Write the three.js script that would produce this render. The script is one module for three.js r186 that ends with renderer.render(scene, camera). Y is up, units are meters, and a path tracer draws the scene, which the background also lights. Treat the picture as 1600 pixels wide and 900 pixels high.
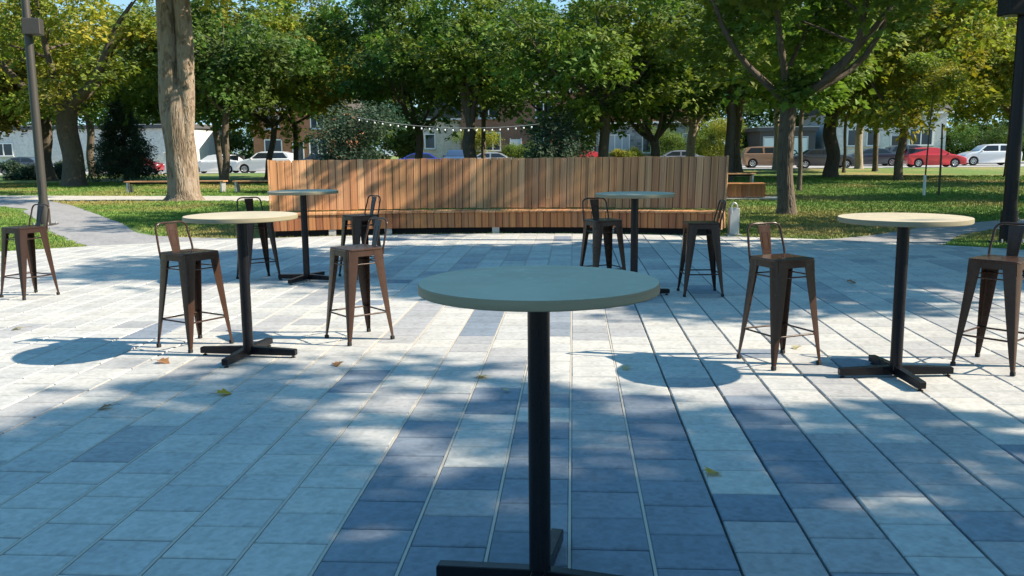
import * as THREE from 'three';
import { mergeGeometries, toCreasedNormals } from 'three/addons/utils/BufferGeometryUtils.js';
import { RoundedBoxGeometry } from 'three/addons/geometries/RoundedBoxGeometry.js';

// ------------------------------------------------------------------ camera, sky, sun, exposure
const scene = new THREE.Scene();
const camera = new THREE.PerspectiveCamera(35.6, 16 / 9, 0.05, 900);
camera.position.set(0, 1.527, 0);
camera.rotation.order = 'YXZ';
camera.rotation.set(-0.1536, 0.0682, -0.0101);
const renderer = new THREE.WebGLRenderer({ antialias: true });
renderer.toneMapping = THREE.LinearToneMapping;
renderer.toneMappingExposure = 2.25;
renderer.shadowMap.enabled = true;
const SUN = new THREE.Vector3(1.446, 1.067, 0.09).normalize();
{
  const W = 512, H = 256, d = new Float32Array(W * H * 4), v = new THREE.Vector3();
  for (let j = 0; j < H; j++) for (let i = 0; i < W; i++) {
    const lat = (0.5 - (j + 0.5) / H) * Math.PI * -1, lon = ((i + 0.5) / W - 0.5) * 2 * Math.PI;
    v.set(Math.cos(lat) * Math.cos(lon), Math.sin(lat), Math.cos(lat) * Math.sin(lon));
    const up = Math.max(0, v.y), t = Math.pow(1 - up, 3.2), c = Math.max(0, v.dot(SUN));
    const glow = Math.pow(c, 6) * 0.16 + Math.pow(c, 40) * 0.35;
    const o = (j * W + i) * 4;
    d[o] = 0.054 + 0.25 * t + glow * 0.8; d[o + 1] = 0.198 + 0.26 * t + glow * 0.75; d[o + 2] = 0.375 + 0.19 * t + glow * 0.65; d[o + 3] = 1;
    if (v.y < 0) { d[o] = 0.2; d[o + 1] = 0.22; d[o + 2] = 0.2; }
  }
  const sky = new THREE.DataTexture(d, W, H, THREE.RGBAFormat, THREE.FloatType);
  sky.mapping = THREE.EquirectangularReflectionMapping; sky.magFilter = THREE.LinearFilter; sky.needsUpdate = true;
  scene.background = sky; scene.environment = sky;
}
const sun = new THREE.DirectionalLight(new THREE.Color().setRGB(1, 0.87, 0.70), 5);
sun.position.copy(SUN).multiplyScalar(120).add(new THREE.Vector3(0, 0, -30));
sun.target.position.set(0, 0, -30); scene.add(sun, sun.target);
sun.castShadow = true; sun.shadow.mapSize.set(4096, 4096);
Object.assign(sun.shadow.camera, { left: -60, right: 60, top: 60, bottom: -60, near: 1, far: 300 });

// ------------------------------------------------------------------ helpers
function rng(seed) { let a = seed >>> 0; return () => { a = (a + 0x6D2B79F5) >>> 0; let t = Math.imul(a ^ (a >>> 15), 1 | a); t = (t + Math.imul(t ^ (t >>> 7), 61 | t)) ^ t; return ((t ^ (t >>> 14)) >>> 0) / 4294967296; }; }
const V = (x, y, z) => new THREE.Vector3(x, y, z);
const lin = (r, g, b) => new THREE.Color().setRGB(r, g, b);
const used = {};
function numbered(n) { const k = used[n] = (used[n] ?? -1) + 1; return k ? `${n}_${String(k).padStart(3, '0')}` : n; }
function shadows(o) { o.castShadow = true; o.receiveShadow = true; return o; }
function tag(o, label, category, group) { o.userData.label = label; o.userData.category = category; if (group) o.userData.group = group; return o; }
function thing(name, label, category, [x, y, z] = [0, 0, 0], turn = 0, group) {
  const o = new THREE.Group(); o.name = numbered(name); o.position.set(x, y, z); o.rotation.y = turn; scene.add(o);
  return tag(o, label, category, group);
}
function part(name, geo, mat, parent) {
  const m = shadows(new THREE.Mesh(Array.isArray(geo) ? mergeGeometries(geo.map(clean)) : geo, mat));
  m.name = name; parent.add(m); return m;
}
function clean(g) { const q = g.index ? g.toNonIndexed() : g; for (const k of Object.keys(q.attributes)) if (!['position', 'normal', 'uv'].includes(k)) q.deleteAttribute(k); return q; }
function struct(name, geo, mat) { const m = part(name, geo, mat, scene); m.userData.kind = 'structure'; return m; }
function box(w, h, d, x = 0, y = 0, z = 0, ry = 0, r = 0) {
  const g = r ? new RoundedBoxGeometry(w, h, d, 2, r) : new THREE.BoxGeometry(w, h, d);
  if (ry) g.rotateY(ry); g.translate(x, y, z); return g;
}
function cyl(r0, r1, h, x, y, z, n = 20) { return new THREE.CylinderGeometry(r0, r1, h, n).translate(x, y, z); }
// tapered tube along points with a radius at each; uv in metres
function tube(pts, radii, radial = 8, seg = 0, wob = 0, seed = 1) {
  const R = rng(seed), ph = [R() * 6, R() * 6, R() * 6];
  const curve = new THREE.CatmullRomCurve3(pts), n = seg || (pts.length - 1) * 3, pos = [], uv = [], idx = [], L = curve.getLength();
  let nrm = null;
  for (let i = 0; i <= n; i++) {
    const t = i / n, p = curve.getPoint(t), tg = curve.getTangent(t).normalize();
    if (!nrm) nrm = Math.abs(tg.y) < 0.9 ? V(0, 1, 0) : V(1, 0, 0);
    nrm = nrm.clone().addScaledVector(tg, -nrm.dot(tg)).normalize();
    const b = tg.clone().cross(nrm), f = t * (radii.length - 1), k = Math.min(radii.length - 2, Math.floor(f)), r = radii[k] + (radii[k + 1] - radii[k]) * (f - k);
    for (let j = 0; j <= radial; j++) {
      const a = (j % radial) / radial * Math.PI * 2;
      const w = 1 + wob * (Math.sin(a * 3 + ph[0] + t * 4) * 0.5 + Math.sin(a * 5 + ph[1] - t * 9) * 0.35 + Math.sin(t * 14 + ph[2]) * 0.3);
      pos.push(p.x + (nrm.x * Math.cos(a) + b.x * Math.sin(a)) * r * w, p.y + (nrm.y * Math.cos(a) + b.y * Math.sin(a)) * r * w, p.z + (nrm.z * Math.cos(a) + b.z * Math.sin(a)) * r * w);
      uv.push(j / radial * Math.max(0.25, radii[0] * 6.28), t * L);
    }
  }
  for (let i = 0; i < n; i++) for (let j = 0; j < radial; j++) { const a = i * (radial + 1) + j, c = a + radial + 1; idx.push(a, a + 1, c, a + 1, c + 1, c); }
  const g = new THREE.BufferGeometry();
  g.setAttribute('position', new THREE.Float32BufferAttribute(pos, 3)); g.setAttribute('uv', new THREE.Float32BufferAttribute(uv, 2)); g.setIndex(idx); g.computeVertexNormals();
  // close the seam's normals
  const N = g.attributes.normal;
  for (let i = 0; i <= n; i++) { const a = i * (radial + 1), b = a + radial, x = N.getX(a) + N.getX(b), y = N.getY(a) + N.getY(b), z = N.getZ(a) + N.getZ(b), l = Math.hypot(x, y, z) || 1; N.setXYZ(a, x / l, y / l, z / l); N.setXYZ(b, x / l, y / l, z / l); }
  return g;
}

// ------------------------------------------------------------------ textures and materials
function noise(period, seed) {                              // periodic value noise, period cells on [0,1)
  const R = rng(seed), a = new Float32Array(period * period).map(() => R());
  const s = (t) => t * t * (3 - 2 * t);
  return (u, v) => { u = (u % 1 + 1) % 1 * period; v = (v % 1 + 1) % 1 * period; const i = Math.floor(u), j = Math.floor(v), x = s(u - i), y = s(v - j), I = i % period, J = j % period, I1 = (i + 1) % period, J1 = (j + 1) % period;
    return (a[J * period + I] * (1 - x) + a[J * period + I1] * x) * (1 - y) + (a[J1 * period + I] * (1 - x) + a[J1 * period + I1] * x) * y; };
}
function fbm(base, oct, seed, gain = 0.5) { const ns = []; for (let i = 0; i < oct; i++) ns.push(noise(base << i, seed + i * 17)); return (u, v) => { let s = 0, w = 1, t = 0; for (const n of ns) { s += n(u, v) * w; t += w; w *= gain; } return s / t; }; }
const b8 = (x) => { x = Math.min(1, Math.max(0, x)); return Math.round(255 * (x <= 0.0031308 ? x * 12.92 : 1.055 * Math.pow(x, 1 / 2.4) - 0.055)); };
function tex(n, fn, color = true, m = n) {
  const d = new Uint8Array(n * m * 4);
  for (let j = 0; j < m; j++) for (let i = 0; i < n; i++) { const c = fn(i / n, j / m), o = (j * n + i) * 4; for (let k = 0; k < 3; k++) { const x = Array.isArray(c) ? c[k] : c; d[o + k] = color ? b8(x) : Math.round(255 * Math.min(1, Math.max(0, x))); } d[o + 3] = 255; }
  const t = new THREE.DataTexture(d, n, m); t.wrapS = t.wrapT = THREE.RepeatWrapping; t.magFilter = THREE.LinearFilter; t.minFilter = THREE.LinearMipmapLinearFilter; t.generateMipmaps = true;
  if (color) t.colorSpace = THREE.SRGBColorSpace; t.needsUpdate = true; return t;
}
function rep(t, x, y = x) { const c = t.clone(); c.repeat.set(x, y); c.needsUpdate = true; return c; }
const std = (o) => new THREE.MeshStandardMaterial(o);

const nA = fbm(4, 6, 11), nB = fbm(8, 5, 29), nC = fbm(32, 3, 41), nD = fbm(2, 3, 53);
// concrete: fine pores, cloudy blotches
const concTex = tex(512, (u, v) => { const st = Math.max(0, nA(u * 2 + 0.7, v * 2 + 0.1) - 0.66) * 1.6, a = 0.82 + 0.2 * (nA(u, v) - 0.5) + 0.34 * (nC(u, v) - 0.5) + 0.12 * (nB(u + 0.3, v) - 0.5) - st * 0.6; const p = 0.1 * (nA(v, u + 0.4) - 0.5); return [a + p, a + p, a + p * 0.9]; });
const concBump = tex(512, (u, v) => 0.5 + 0.5 * (nC(u, v) - 0.5) + 0.4 * (nB(u, v) - 0.5), false);
// wood: grain along v
const woodN = fbm(4, 4, 71), woodF = fbm(64, 2, 77);
const woodTex = tex(256, (u, v) => { const warp = 0.05 * (woodN(u, v) - 0.5), q = woodF((u + warp) % 1, v * 0.02), s = woodN(u * 1 + warp, v * 0.25); const a = 0.72 + 0.5 * (q - 0.5) + 0.5 * (s - 0.5); return [a, a * (0.97 + 0.06 * s), a * (0.92 + 0.12 * s)]; }, true, 1024);
const woodBump = tex(256, (u, v) => 0.5 + (woodF((u + 0.05 * (woodN(u, v) - 0.5)) % 1, v * 0.02) - 0.5), false, 512);
// bark: vertical ridged plates
const barkN = fbm(6, 4, 91), barkR = fbm(16, 3, 97);
const barkH = (u, v) => { const w = barkN(u, v), r = barkR(u + 0.09 * (w - 0.5), v * 0.25 + 0.06 * w); return Math.pow(1 - Math.abs(2 * r - 1), 1.6) * 0.7 + 0.3 * w; };
const barkTex = tex(512, (u, v) => { const h = barkH(u, v), p = barkN(v, u); const a = 0.3 + 1.05 * h; return [a * (1 + 0.1 * (p - 0.5)), a * (0.98 + 0.05 * (p - 0.5)), a * (0.93 - 0.1 * (p - 0.5))]; });
const barkBump = tex(512, (u, v) => barkH(u, v), false);
const flakeDappleTex = tex(512, (u, v) => { const h = barkH(u, v), p = nA(u, v * 0.7); const f = p > 0.53 ? 1.28 : (p > 0.47 ? 0.95 : 0.66); const a = (0.3 + 0.9 * h) * f; return [a, a * 0.93, a * 0.82]; });  // flaky bark; its pale patches paint sun dapples into the colour
// lawn: green with straw coloured patches and soil specks
const grassTex = tex(1024, (u, v) => { const p = nA(u, v) * 0.6 + nD(u, v) * 0.4, f = nC(u * 2, v * 2), k = Math.min(1, Math.max(0, (p - 0.47) * 4.2)); const g = [0.10, 0.175, 0.028], s = [0.27, 0.22, 0.075]; const m = 0.55 + 0.9 * f; return [0, 1, 2].map((i) => (g[i] * (1 - k) + s[i] * k) * m); });
const asphTex = tex(512, (u, v) => { const a = 0.8 + 0.5 * (nC(u, v) - 0.5) + 0.3 * (nA(u, v) - 0.5); return [a, a, a * 0.99]; });
const scuffTex = tex(256, (u, v) => { const a = 0.9 + 0.3 * (nA(u, v) - 0.5) + (nC(u, v) > 0.7 ? 0.12 : 0); return [a, a, a]; });
const metalTex = tex(256, (u, v) => { const a = 0.9 + 0.35 * (nA(u, v) - 0.5) + 0.12 * (nB(u, v) - 0.5); return [a, a, a]; });
const roughTex = tex(256, (u, v) => 0.75 + 0.5 * (nB(u, v) - 0.5), false);
const stoneTex = tex(512, (u, v) => { const q = noiseStone(u * 8, v * 12); return [0.7 * q, 0.69 * q, 0.66 * q]; });
function noiseStone(x, y) { const j = Math.floor(y), i = Math.floor(x + (j % 2) * 0.5), fx = x + (j % 2) * 0.5 - i, fy = y - j; const h = Math.abs(Math.sin((i % 8) * 12.9 + (j % 12) * 78.2) * 43758.5) % 1; return (fx < 0.06 || fy < 0.08) ? 1.15 : 0.5 + 0.8 * h; }

const M = {
  sand: std({ color: lin(0.12, 0.108, 0.09), roughness: 1, map: rep(concTex, 1.5) }),
  jointSand: std({ color: lin(0.5, 0.465, 0.4), roughness: 1, map: rep(concTex, 3) }),
  asphalt: std({ color: lin(0.30, 0.295, 0.30), roughness: 0.95, map: rep(asphTex, 0.8), bumpMap: rep(concBump, 2), bumpScale: 0.004 }),
  gravel: std({ color: lin(0.50, 0.47, 0.42), roughness: 1, map: rep(asphTex, 0.6) }),
  road: std({ color: lin(0.40, 0.39, 0.38), roughness: 0.95, map: rep(asphTex, 0.3) }),
  kerb: std({ color: lin(0.5, 0.49, 0.46), roughness: 0.9, map: rep(concTex, 0.7) }),
  lawn: std({ roughness: 1, map: rep(grassTex, 0.09), bumpMap: rep(concBump, 1.5), bumpScale: 0.03 }),
  wood: [[0.58, 0.275, 0.11], [0.63, 0.31, 0.13], [0.52, 0.24, 0.10], [0.50, 0.245, 0.115], [0.61, 0.295, 0.12], [0.56, 0.285, 0.135], [0.66, 0.35, 0.165], [0.48, 0.21, 0.085]].map((c) => std({ color: lin(...c), roughness: 0.75, map: woodTex, bumpMap: woodBump, bumpScale: 0.002 })),
  woodDeep: [[0.50, 0.195, 0.065], [0.55, 0.235, 0.08], [0.42, 0.155, 0.055], [0.46, 0.20, 0.08], [0.36, 0.13, 0.05]].map((c) => std({ color: lin(...c), roughness: 0.7, map: woodTex, bumpMap: woodBump, bumpScale: 0.002 })),
  black: std({ color: lin(0.01, 0.01, 0.012), roughness: 0.9 }),
  blackSteel: new THREE.MeshPhysicalMaterial({ color: lin(0.007, 0.007, 0.009), roughness: 0.42, metalness: 0, specularIntensity: 0.45, roughnessMap: rep(roughTex, 2) }),
  polePaint: std({ color: lin(0.045, 0.041, 0.035), roughness: 0.5, map: rep(scuffTex, 1) }),
  copper: new THREE.MeshPhysicalMaterial({ color: lin(0.044, 0.023, 0.0155), metalness: 0, roughness: 0.32, specularIntensity: 0.55, map: rep(metalTex, 2), roughnessMap: rep(roughTex, 3) }),
  rubber: std({ color: lin(0.015, 0.015, 0.015), roughness: 0.9 }),
  laminate: new THREE.MeshPhysicalMaterial({ color: lin(0.50, 0.44, 0.32), specularIntensity: 0.35, roughness: 0.75, map: rep(scuffTex, 0.8), roughnessMap: rep(roughTex, 1) }),
  laminateEdge: new THREE.MeshPhysicalMaterial({ specularIntensity: 0.4, color: lin(0.25, 0.225, 0.15), roughness: 0.55, map: rep(scuffTex, 3) }),
  galv: std({ color: lin(0.5, 0.51, 0.5), roughness: 0.45, metalness: 0.5, map: rep(scuffTex, 2) }),
  concrete: std({ color: lin(0.5, 0.49, 0.45), roughness: 0.95, map: concTex }),
  bark: std({ color: lin(0.105, 0.085, 0.064), roughness: 1, map: rep(barkTex, 0.9), bumpMap: rep(barkBump, 0.9), bumpScale: 0.03 }),
  barkFlakyDappled: std({ color: lin(0.235, 0.19, 0.15), roughness: 1, map: rep(flakeDappleTex, 0.9, 0.6), bumpMap: rep(barkBump, 0.7), bumpScale: 0.045 }),
  barkPale: std({ color: lin(0.30, 0.25, 0.19), roughness: 1, map: rep(barkTex, 1), bumpMap: rep(barkBump, 1), bumpScale: 0.02 }),
  glass: std({ color: lin(0.02, 0.025, 0.03), roughness: 0.06, metalness: 0 }),
  white: std({ color: lin(0.72, 0.72, 0.70), roughness: 0.6 }),
  chrome: std({ color: lin(0.6, 0.6, 0.6), roughness: 0.25, metalness: 0.9 }),
  tailRed: std({ color: lin(0.35, 0.01, 0.01), roughness: 0.2 }),
  lamp: std({ color: lin(0.7, 0.72, 0.74), roughness: 0.1 }),
};
const leafMat = (r, g, b) => new THREE.MeshPhysicalMaterial({ color: lin(r, g, b), roughness: 0.85, specularIntensity: 0.35, transmission: 0.5, thickness: 0, side: THREE.DoubleSide });
M.leaf = { mid: leafMat(0.14, 0.215, 0.022), dark: leafMat(0.09, 0.165, 0.024), lime: leafMat(0.25, 0.275, 0.024), gold: leafMat(0.30, 0.255, 0.035), blue: leafMat(0.06, 0.115, 0.065), red: leafMat(0.22, 0.02, 0.025) };
M.needle = std({ color: lin(0.035, 0.06, 0.045), roughness: 0.9 });

// ------------------------------------------------------------------ ground, paths, road
function sheet(shapePts, y, s = 1) {                       // flat polygon at height y, uv in metres
  const sh = new THREE.Shape(shapePts.map(([x, z]) => new THREE.Vector2(x, -z)));
  const g = new THREE.ShapeGeometry(sh, 24); g.rotateX(-Math.PI / 2); g.translate(0, y, 0); return g;
}
struct('lawn', sheet([[-260, 60], [260, 60], [260, -64.6], [-260, -64.6]], -0.03), M.lawn);
struct('far_lawn', sheet([[-260, -84], [260, -84], [260, -260], [-260, -260]], -0.03), M.lawn);
struct('road', sheet([[-260, -64.6], [260, -64.6], [260, -80.4], [-260, -80.4]], -0.15), M.road);
struct('kerb', box(520, 0.16, 0.18, 0, -0.08, -64.5), M.kerb);
struct('far_kerb', box(520, 0.16, 0.18, 0, -0.08, -80.5), M.kerb);
struct('pavement', box(520, 0.12, 3.4, 0, -0.08, -82.3), M.kerb);
const PC = V(-1.3, 0, -4), PR = 12.35;                      // the round plaza
{
  const ring = []; for (let i = 0; i < 120; i++) { const a = i / 120 * Math.PI * 2; ring.push([PC.x + (PR + 0.02) * Math.sin(a), PC.z - (PR + 0.02) * Math.cos(a)]); }
  struct('paving_bed', sheet(ring, -0.028), M.sand);
}
// paths leave the plaza at the back left and at the right
function ribbon(a, b, n = 24) { const p = new THREE.SplineCurve(a.map(([x, z]) => new THREE.Vector2(x, z))).getPoints(n), q = new THREE.SplineCurve(b.map(([x, z]) => new THREE.Vector2(x, z))).getPoints(n); return [...p, ...q.reverse()].map((v) => [v.x, v.y]); }
struct('path', sheet(ribbon([[-7.3, -13.8], [-8.12, -14.43], [-10.34, -17.1], [-12.3, -19.95], [-14.84, -23.35], [-16.9, -25.7], [-28, -31]], [[-4.4, -15.6], [-7.86, -16.4], [-10.07, -19.44], [-12.28, -22.43], [-15.3, -26.5], [-18.2, -29.65], [-27, -36]]), -0.022), M.asphalt);
struct('gravel_path', sheet(ribbon([[-60, -29.2], [-30, -29.8], [-16, -28.9], [-9, -27.9], [0, -27.6]], [[-60, -35.2], [-30, -34.2], [-16, -31.9], [-9, -31.2], [0, -31]]), -0.026), M.gravel);
struct('side_path', sheet(ribbon([[3.6, -15.0], [5.2, -16.0], [7.4, -18.3], [12, -20.6], [30, -24]], [[5.0, -14.0], [5.75, -14.35], [7.6, -16.9], [12.5, -18.7], [30, -21.2]]), -0.022), M.asphalt);

// ------------------------------------------------------------------ the plaza's pavers
{
  const plaza = new THREE.Group(); plaza.name = 'plaza_paving'; plaza.userData.kind = 'structure'; scene.add(plaza);
  const w = 0.3136, l = 0.2946, x0 = -0.0117, R = rng(5);
  const T = 0.05;
  const paverGeo = (gw, gl, du, dv) => {                    // slab with chamfered upper edges
    const c = 0.0055, hx = w / 2 - gw, hz = l / 2 - gl, p = [], uv = [], q = (a, b, cc, d) => { for (const v of [a, b, cc, a, cc, d]) { p.push(...v); uv.push((v[0] + du) * 1.3, (v[2] + dv + v[1]) * 1.3); } };
    const top = [[-hx + c, 0, hz - c], [hx - c, 0, hz - c], [hx - c, 0, -hz + c], [-hx + c, 0, -hz + c]], mid = [[-hx, -c, hz], [hx, -c, hz], [hx, -c, -hz], [-hx, -c, -hz]], bot = mid.map(([x, , z]) => [x, -T, z]);
    q(...top); for (let i = 0; i < 4; i++) { const k = (i + 1) % 4; q(mid[i], mid[k], top[k], top[i]); q(bot[i], bot[k], mid[k], mid[i]); }
    const g = new THREE.BufferGeometry(); g.setAttribute('position', new THREE.Float32BufferAttribute(p, 3)); g.setAttribute('uv', new THREE.Float32BufferAttribute(uv, 2)); g.computeVertexNormals(); return g;
  };
  const geos = [0, 1, 2, 3, 4, 5, 6, 7].map(() => paverGeo(0.006, 0.0062, R() * 3, R() * 3));
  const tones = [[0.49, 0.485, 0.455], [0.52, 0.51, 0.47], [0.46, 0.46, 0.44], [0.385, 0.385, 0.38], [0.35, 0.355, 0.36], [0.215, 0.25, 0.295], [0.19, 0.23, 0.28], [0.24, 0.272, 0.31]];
  const mats = tones.map((c) => std({ color: lin(...c), roughness: 0.82, map: concTex, bumpMap: concBump, bumpScale: 0.0015 }));
  const white = std({ roughness: 0.82, map: concTex, bumpMap: concBump, bumpScale: 0.0015 });
  const cells = [], edge = [];
  for (let k = -42; k <= 40; k++) {
    const off = (((k % 2) + 2) % 2) * l / 2; let tone = 1, C = rng(900 + k * 7);
    for (let j = -58; j <= 30; j++) {
      const x = x0 + (k + 0.5) * w, z = -4.4575 + j * l + off - l / 2, d = Math.hypot(x - PC.x, z - PC.z);
      if (C() > 0.62 || (z > -5.6 && z - l <= -5.6)) {                                     // runs of one tone along a column; sunlit zone painted paler than shaded foreground
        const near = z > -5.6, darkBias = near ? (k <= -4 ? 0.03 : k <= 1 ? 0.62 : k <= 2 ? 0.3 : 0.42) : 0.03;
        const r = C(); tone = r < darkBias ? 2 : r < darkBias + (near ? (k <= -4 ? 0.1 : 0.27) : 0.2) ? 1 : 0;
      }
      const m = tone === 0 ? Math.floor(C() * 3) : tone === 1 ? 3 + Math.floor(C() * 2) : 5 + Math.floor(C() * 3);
      if (d > PR + 0.2) continue;
      const far = Math.max(...[[-1, -1], [1, -1], [1, 1], [-1, 1]].map(([a, b]) => Math.hypot(x + a * w / 2 - PC.x, z + b * l / 2 - PC.z)));
      if (far < PR) cells.push({ x, z, m, dx: x, dist: z > -2.55 || Math.abs(x + 0.068 * -z) > 0.62 * -z + 0.25 ? 1e9 : Math.hypot(x, z), r: C(), t: C() });
      else edge.push({ x, z, m });
    }
  }
  cells.sort((a, b) => a.dist - b.dist);
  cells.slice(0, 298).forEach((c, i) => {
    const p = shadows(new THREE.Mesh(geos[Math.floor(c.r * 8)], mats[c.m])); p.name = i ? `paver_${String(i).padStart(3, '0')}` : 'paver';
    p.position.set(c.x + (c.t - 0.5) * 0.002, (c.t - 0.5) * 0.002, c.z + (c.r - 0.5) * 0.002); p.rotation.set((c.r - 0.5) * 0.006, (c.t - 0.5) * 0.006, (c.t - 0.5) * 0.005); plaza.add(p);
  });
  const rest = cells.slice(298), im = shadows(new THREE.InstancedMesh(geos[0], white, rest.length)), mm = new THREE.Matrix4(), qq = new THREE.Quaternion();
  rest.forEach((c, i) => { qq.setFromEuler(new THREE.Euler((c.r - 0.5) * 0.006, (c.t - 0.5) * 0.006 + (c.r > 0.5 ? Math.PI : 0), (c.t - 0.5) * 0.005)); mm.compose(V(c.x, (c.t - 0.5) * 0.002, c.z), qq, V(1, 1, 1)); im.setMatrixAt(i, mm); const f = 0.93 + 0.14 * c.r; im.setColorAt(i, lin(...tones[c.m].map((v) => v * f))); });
  im.name = 'further_pavers'; im.userData.kind = 'stuff'; plaza.add(im);
  // pavers cut along the rim
  const byTone = [[], [], []];
  for (const e of edge) {
    const a = Math.atan2(e.x - PC.x, e.z - PC.z), n = [Math.sin(a), Math.cos(a)], hx = w / 2 - 0.0048, hz = l / 2 - 0.0062;
    let poly = [[-1, -1], [1, -1], [1, 1], [-1, 1]].map(([s, t]) => [e.x + s * hx, e.z + t * hz]), out = [];
    const sd = ([x, z]) => (x - PC.x) * n[0] + (z - PC.z) * n[1] - PR;
    poly.forEach((p, i) => { const q = poly[(i + 1) % 4], sp = sd(p), sq = sd(q); if (sp <= 0) out.push(p); if (sp * sq < 0) { const t = sp / (sp - sq); out.push([p[0] + (q[0] - p[0]) * t, p[1] + (q[1] - p[1]) * t]); } });
    if (out.length < 3) continue;
    const g = new THREE.ExtrudeGeometry(new THREE.Shape(out.map(([x, z]) => new THREE.Vector2(x, -z))), { depth: T, bevelEnabled: false }); g.rotateX(-Math.PI / 2); g.translate(0, -T, 0);
    byTone[e.m < 3 ? 0 : e.m < 5 ? 1 : 2].push(g);
  }
  byTone.forEach((gs, i) => { const m = part('cut_pavers', gs, mats[[0, 3, 5][i]], plaza); m.userData.kind = 'stuff'; });
  // pale sand swept into the long joints left of the middle
  const strips = []; for (let k = -9; k <= 1; k++) { const x = x0 + k * w, h = Math.sqrt(Math.max(0, PR * PR - (x - PC.x) ** 2)); strips.push(box(0.0116, 0.024, 2 * h - 0.2, x, -0.0125 - 0.0003 * ((k * 7) % 3), PC.z)); }
  const js = part('joint_sand', strips, M.jointSand, plaza); js.userData.kind = 'stuff';
}

// ------------------------------------------------------------------ curved timber bench on the rim
{
  const b = thing('curved_bench', 'long curved cedar bench with tall plank back at plaza edge', 'bench', [PC.x, 0, PC.z]);
  const A0 = -19.1 * Math.PI / 180, A1 = 18.05 * Math.PI / 180, n = 64, R = rng(31), place = (m, a) => { m.rotation.y = -a; };
  const plankGeo = (wd, h, th, s) => { const g = new RoundedBoxGeometry(wd, h, th, 1, 0.004), uv = g.attributes.uv, p = g.attributes.position, o = R() * 5; for (let i = 0; i < uv.count; i++) uv.setXY(i, p.getX(i) * 2.2 + p.getZ(i) + o, p.getY(i) * 0.35 + o * 1.7); return g; };
  const polar = (r, a) => [r * Math.sin(a), -r * Math.cos(a)];
  const da = (A1 - A0) / n, backs = [0, 1, 2, 3, 4, 5].map(() => plankGeo(13.0 * da - 0.009, 0.945, 0.035)), fronts = [0, 1, 2, 3].map(() => plankGeo(12.45 * da - 0.008, 0.268, 0.03)), seats = [0, 1, 2, 3].map(() => { const g = plankGeo(12.65 * da - 0.008, 0.5, 0.036); g.rotateX(Math.PI / 2); return g; });
  for (let i = 0; i < n; i++) {
    const a = A0 + (i + 0.5) * da, pick = (l) => l[Math.floor(R() * l.length)];
    const k = part(i ? `back_plank_${String(i).padStart(3, '0')}` : 'back_plank', pick(backs), pick(M.wood), b); const [x, z] = polar(12.97 + (R() - 0.5) * 0.008, a); k.position.set(x, 0.432 + 0.466 + (R() - 0.5) * 0.016, z); k.rotation.order = 'YXZ'; k.rotation.set(-0.2, -a + (R() - 0.5) * 0.03, (R() - 0.5) * 0.006);
    const f = part(i ? `front_plank_${String(i).padStart(3, '0')}` : 'front_plank', pick(fronts), pick(M.woodDeep), b); { const [x, z] = polar(12.45 + (R() - 0.5) * 0.006, a); f.position.set(x, 0.242, z); f.rotation.y = -a + (R() - 0.5) * 0.02; }
    const s = part(i ? `seat_plank_${String(i).padStart(3, '0')}` : 'seat_plank', pick(seats), pick(M.wood), b); { const [x, z] = polar(12.66, a); s.position.set(x, 0.398, z); s.rotation.y = -a; }
  }
  const arc = (r0, r1, y0, y1, a0, a1) => { const sh = new THREE.Shape(); const N = 40; for (let i = 0; i <= N; i++) { const a = a0 + (a1 - a0) * i / N, [x, z] = polar(r0, a); i ? sh.lineTo(x, -z) : sh.moveTo(x, -z); } for (let i = N; i >= 0; i--) { const a = a0 + (a1 - a0) * i / N, [x, z] = polar(r1, a); sh.lineTo(x, -z); } const g = new THREE.ExtrudeGeometry(sh, { depth: y1 - y0, bevelEnabled: false }); g.rotateX(-Math.PI / 2); g.translate(0, y0, 0); return g; };
  part('plinth', arc(12.56, 12.9, -0.02, 0.12, A0 + 0.004, A1 - 0.004), M.black, b);
  part('inner_frame', arc(12.48, 12.86, 0.12, 0.372, A0 + 0.004, A1 - 0.004), M.black, b);
  part('backing_sheet', new THREE.LatheGeometry([[12.897, 0.44], [13.074, 1.325], [13.084, 1.325], [12.907, 0.44], [12.897, 0.44]].map(([a, c]) => new THREE.Vector2(a, c)), 80, Math.PI - A1 + 0.002, A1 - A0 - 0.004), M.black, b);
  part('back_rail', [arc(12.952, 12.997, 0.55, 0.64, A0 + 0.003, A1 - 0.003), arc(13.067, 13.112, 1.12, 1.21, A0 + 0.003, A1 - 0.003)], M.wood[3], b);
  for (const t of [0.13, 0.255, 0.5, 0.76]) { const a = A0 + (A1 - A0) * t, m = part('support_block', box(0.13, 0.12, 0.12, 0, 0.05, 0), M.concrete, b), [x, z] = polar(12.51, a); m.position.set(x, 0, z); m.rotation.y = -a; }
  for (const [a, s] of [[A0, -1], [A1, 1]]) {
    const sh = new THREE.Shape([[-0.2, 0.1], [0.24, 0.1], [0.25, 0.432], [0.435, 1.37], [0.388, 1.375], [0.19, 0.42], [-0.2, 0.42]].map(([x, y]) => new THREE.Vector2(x, y)));
    const g = new THREE.ExtrudeGeometry(sh, { depth: 0.03, bevelEnabled: true, bevelSize: 0.002, bevelThickness: 0.002, bevelSegments: 1 }); g.translate(0, 0, -0.015); g.rotateY(Math.PI / 2);
    const [x, z] = polar(12.66, a), m = part('end_panel', g, M.wood[6], b); m.position.set(x + s * 0.019 * Math.cos(a), 0, z + s * 0.019 * Math.sin(a)); m.rotation.y = -a;
  }
}

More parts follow.
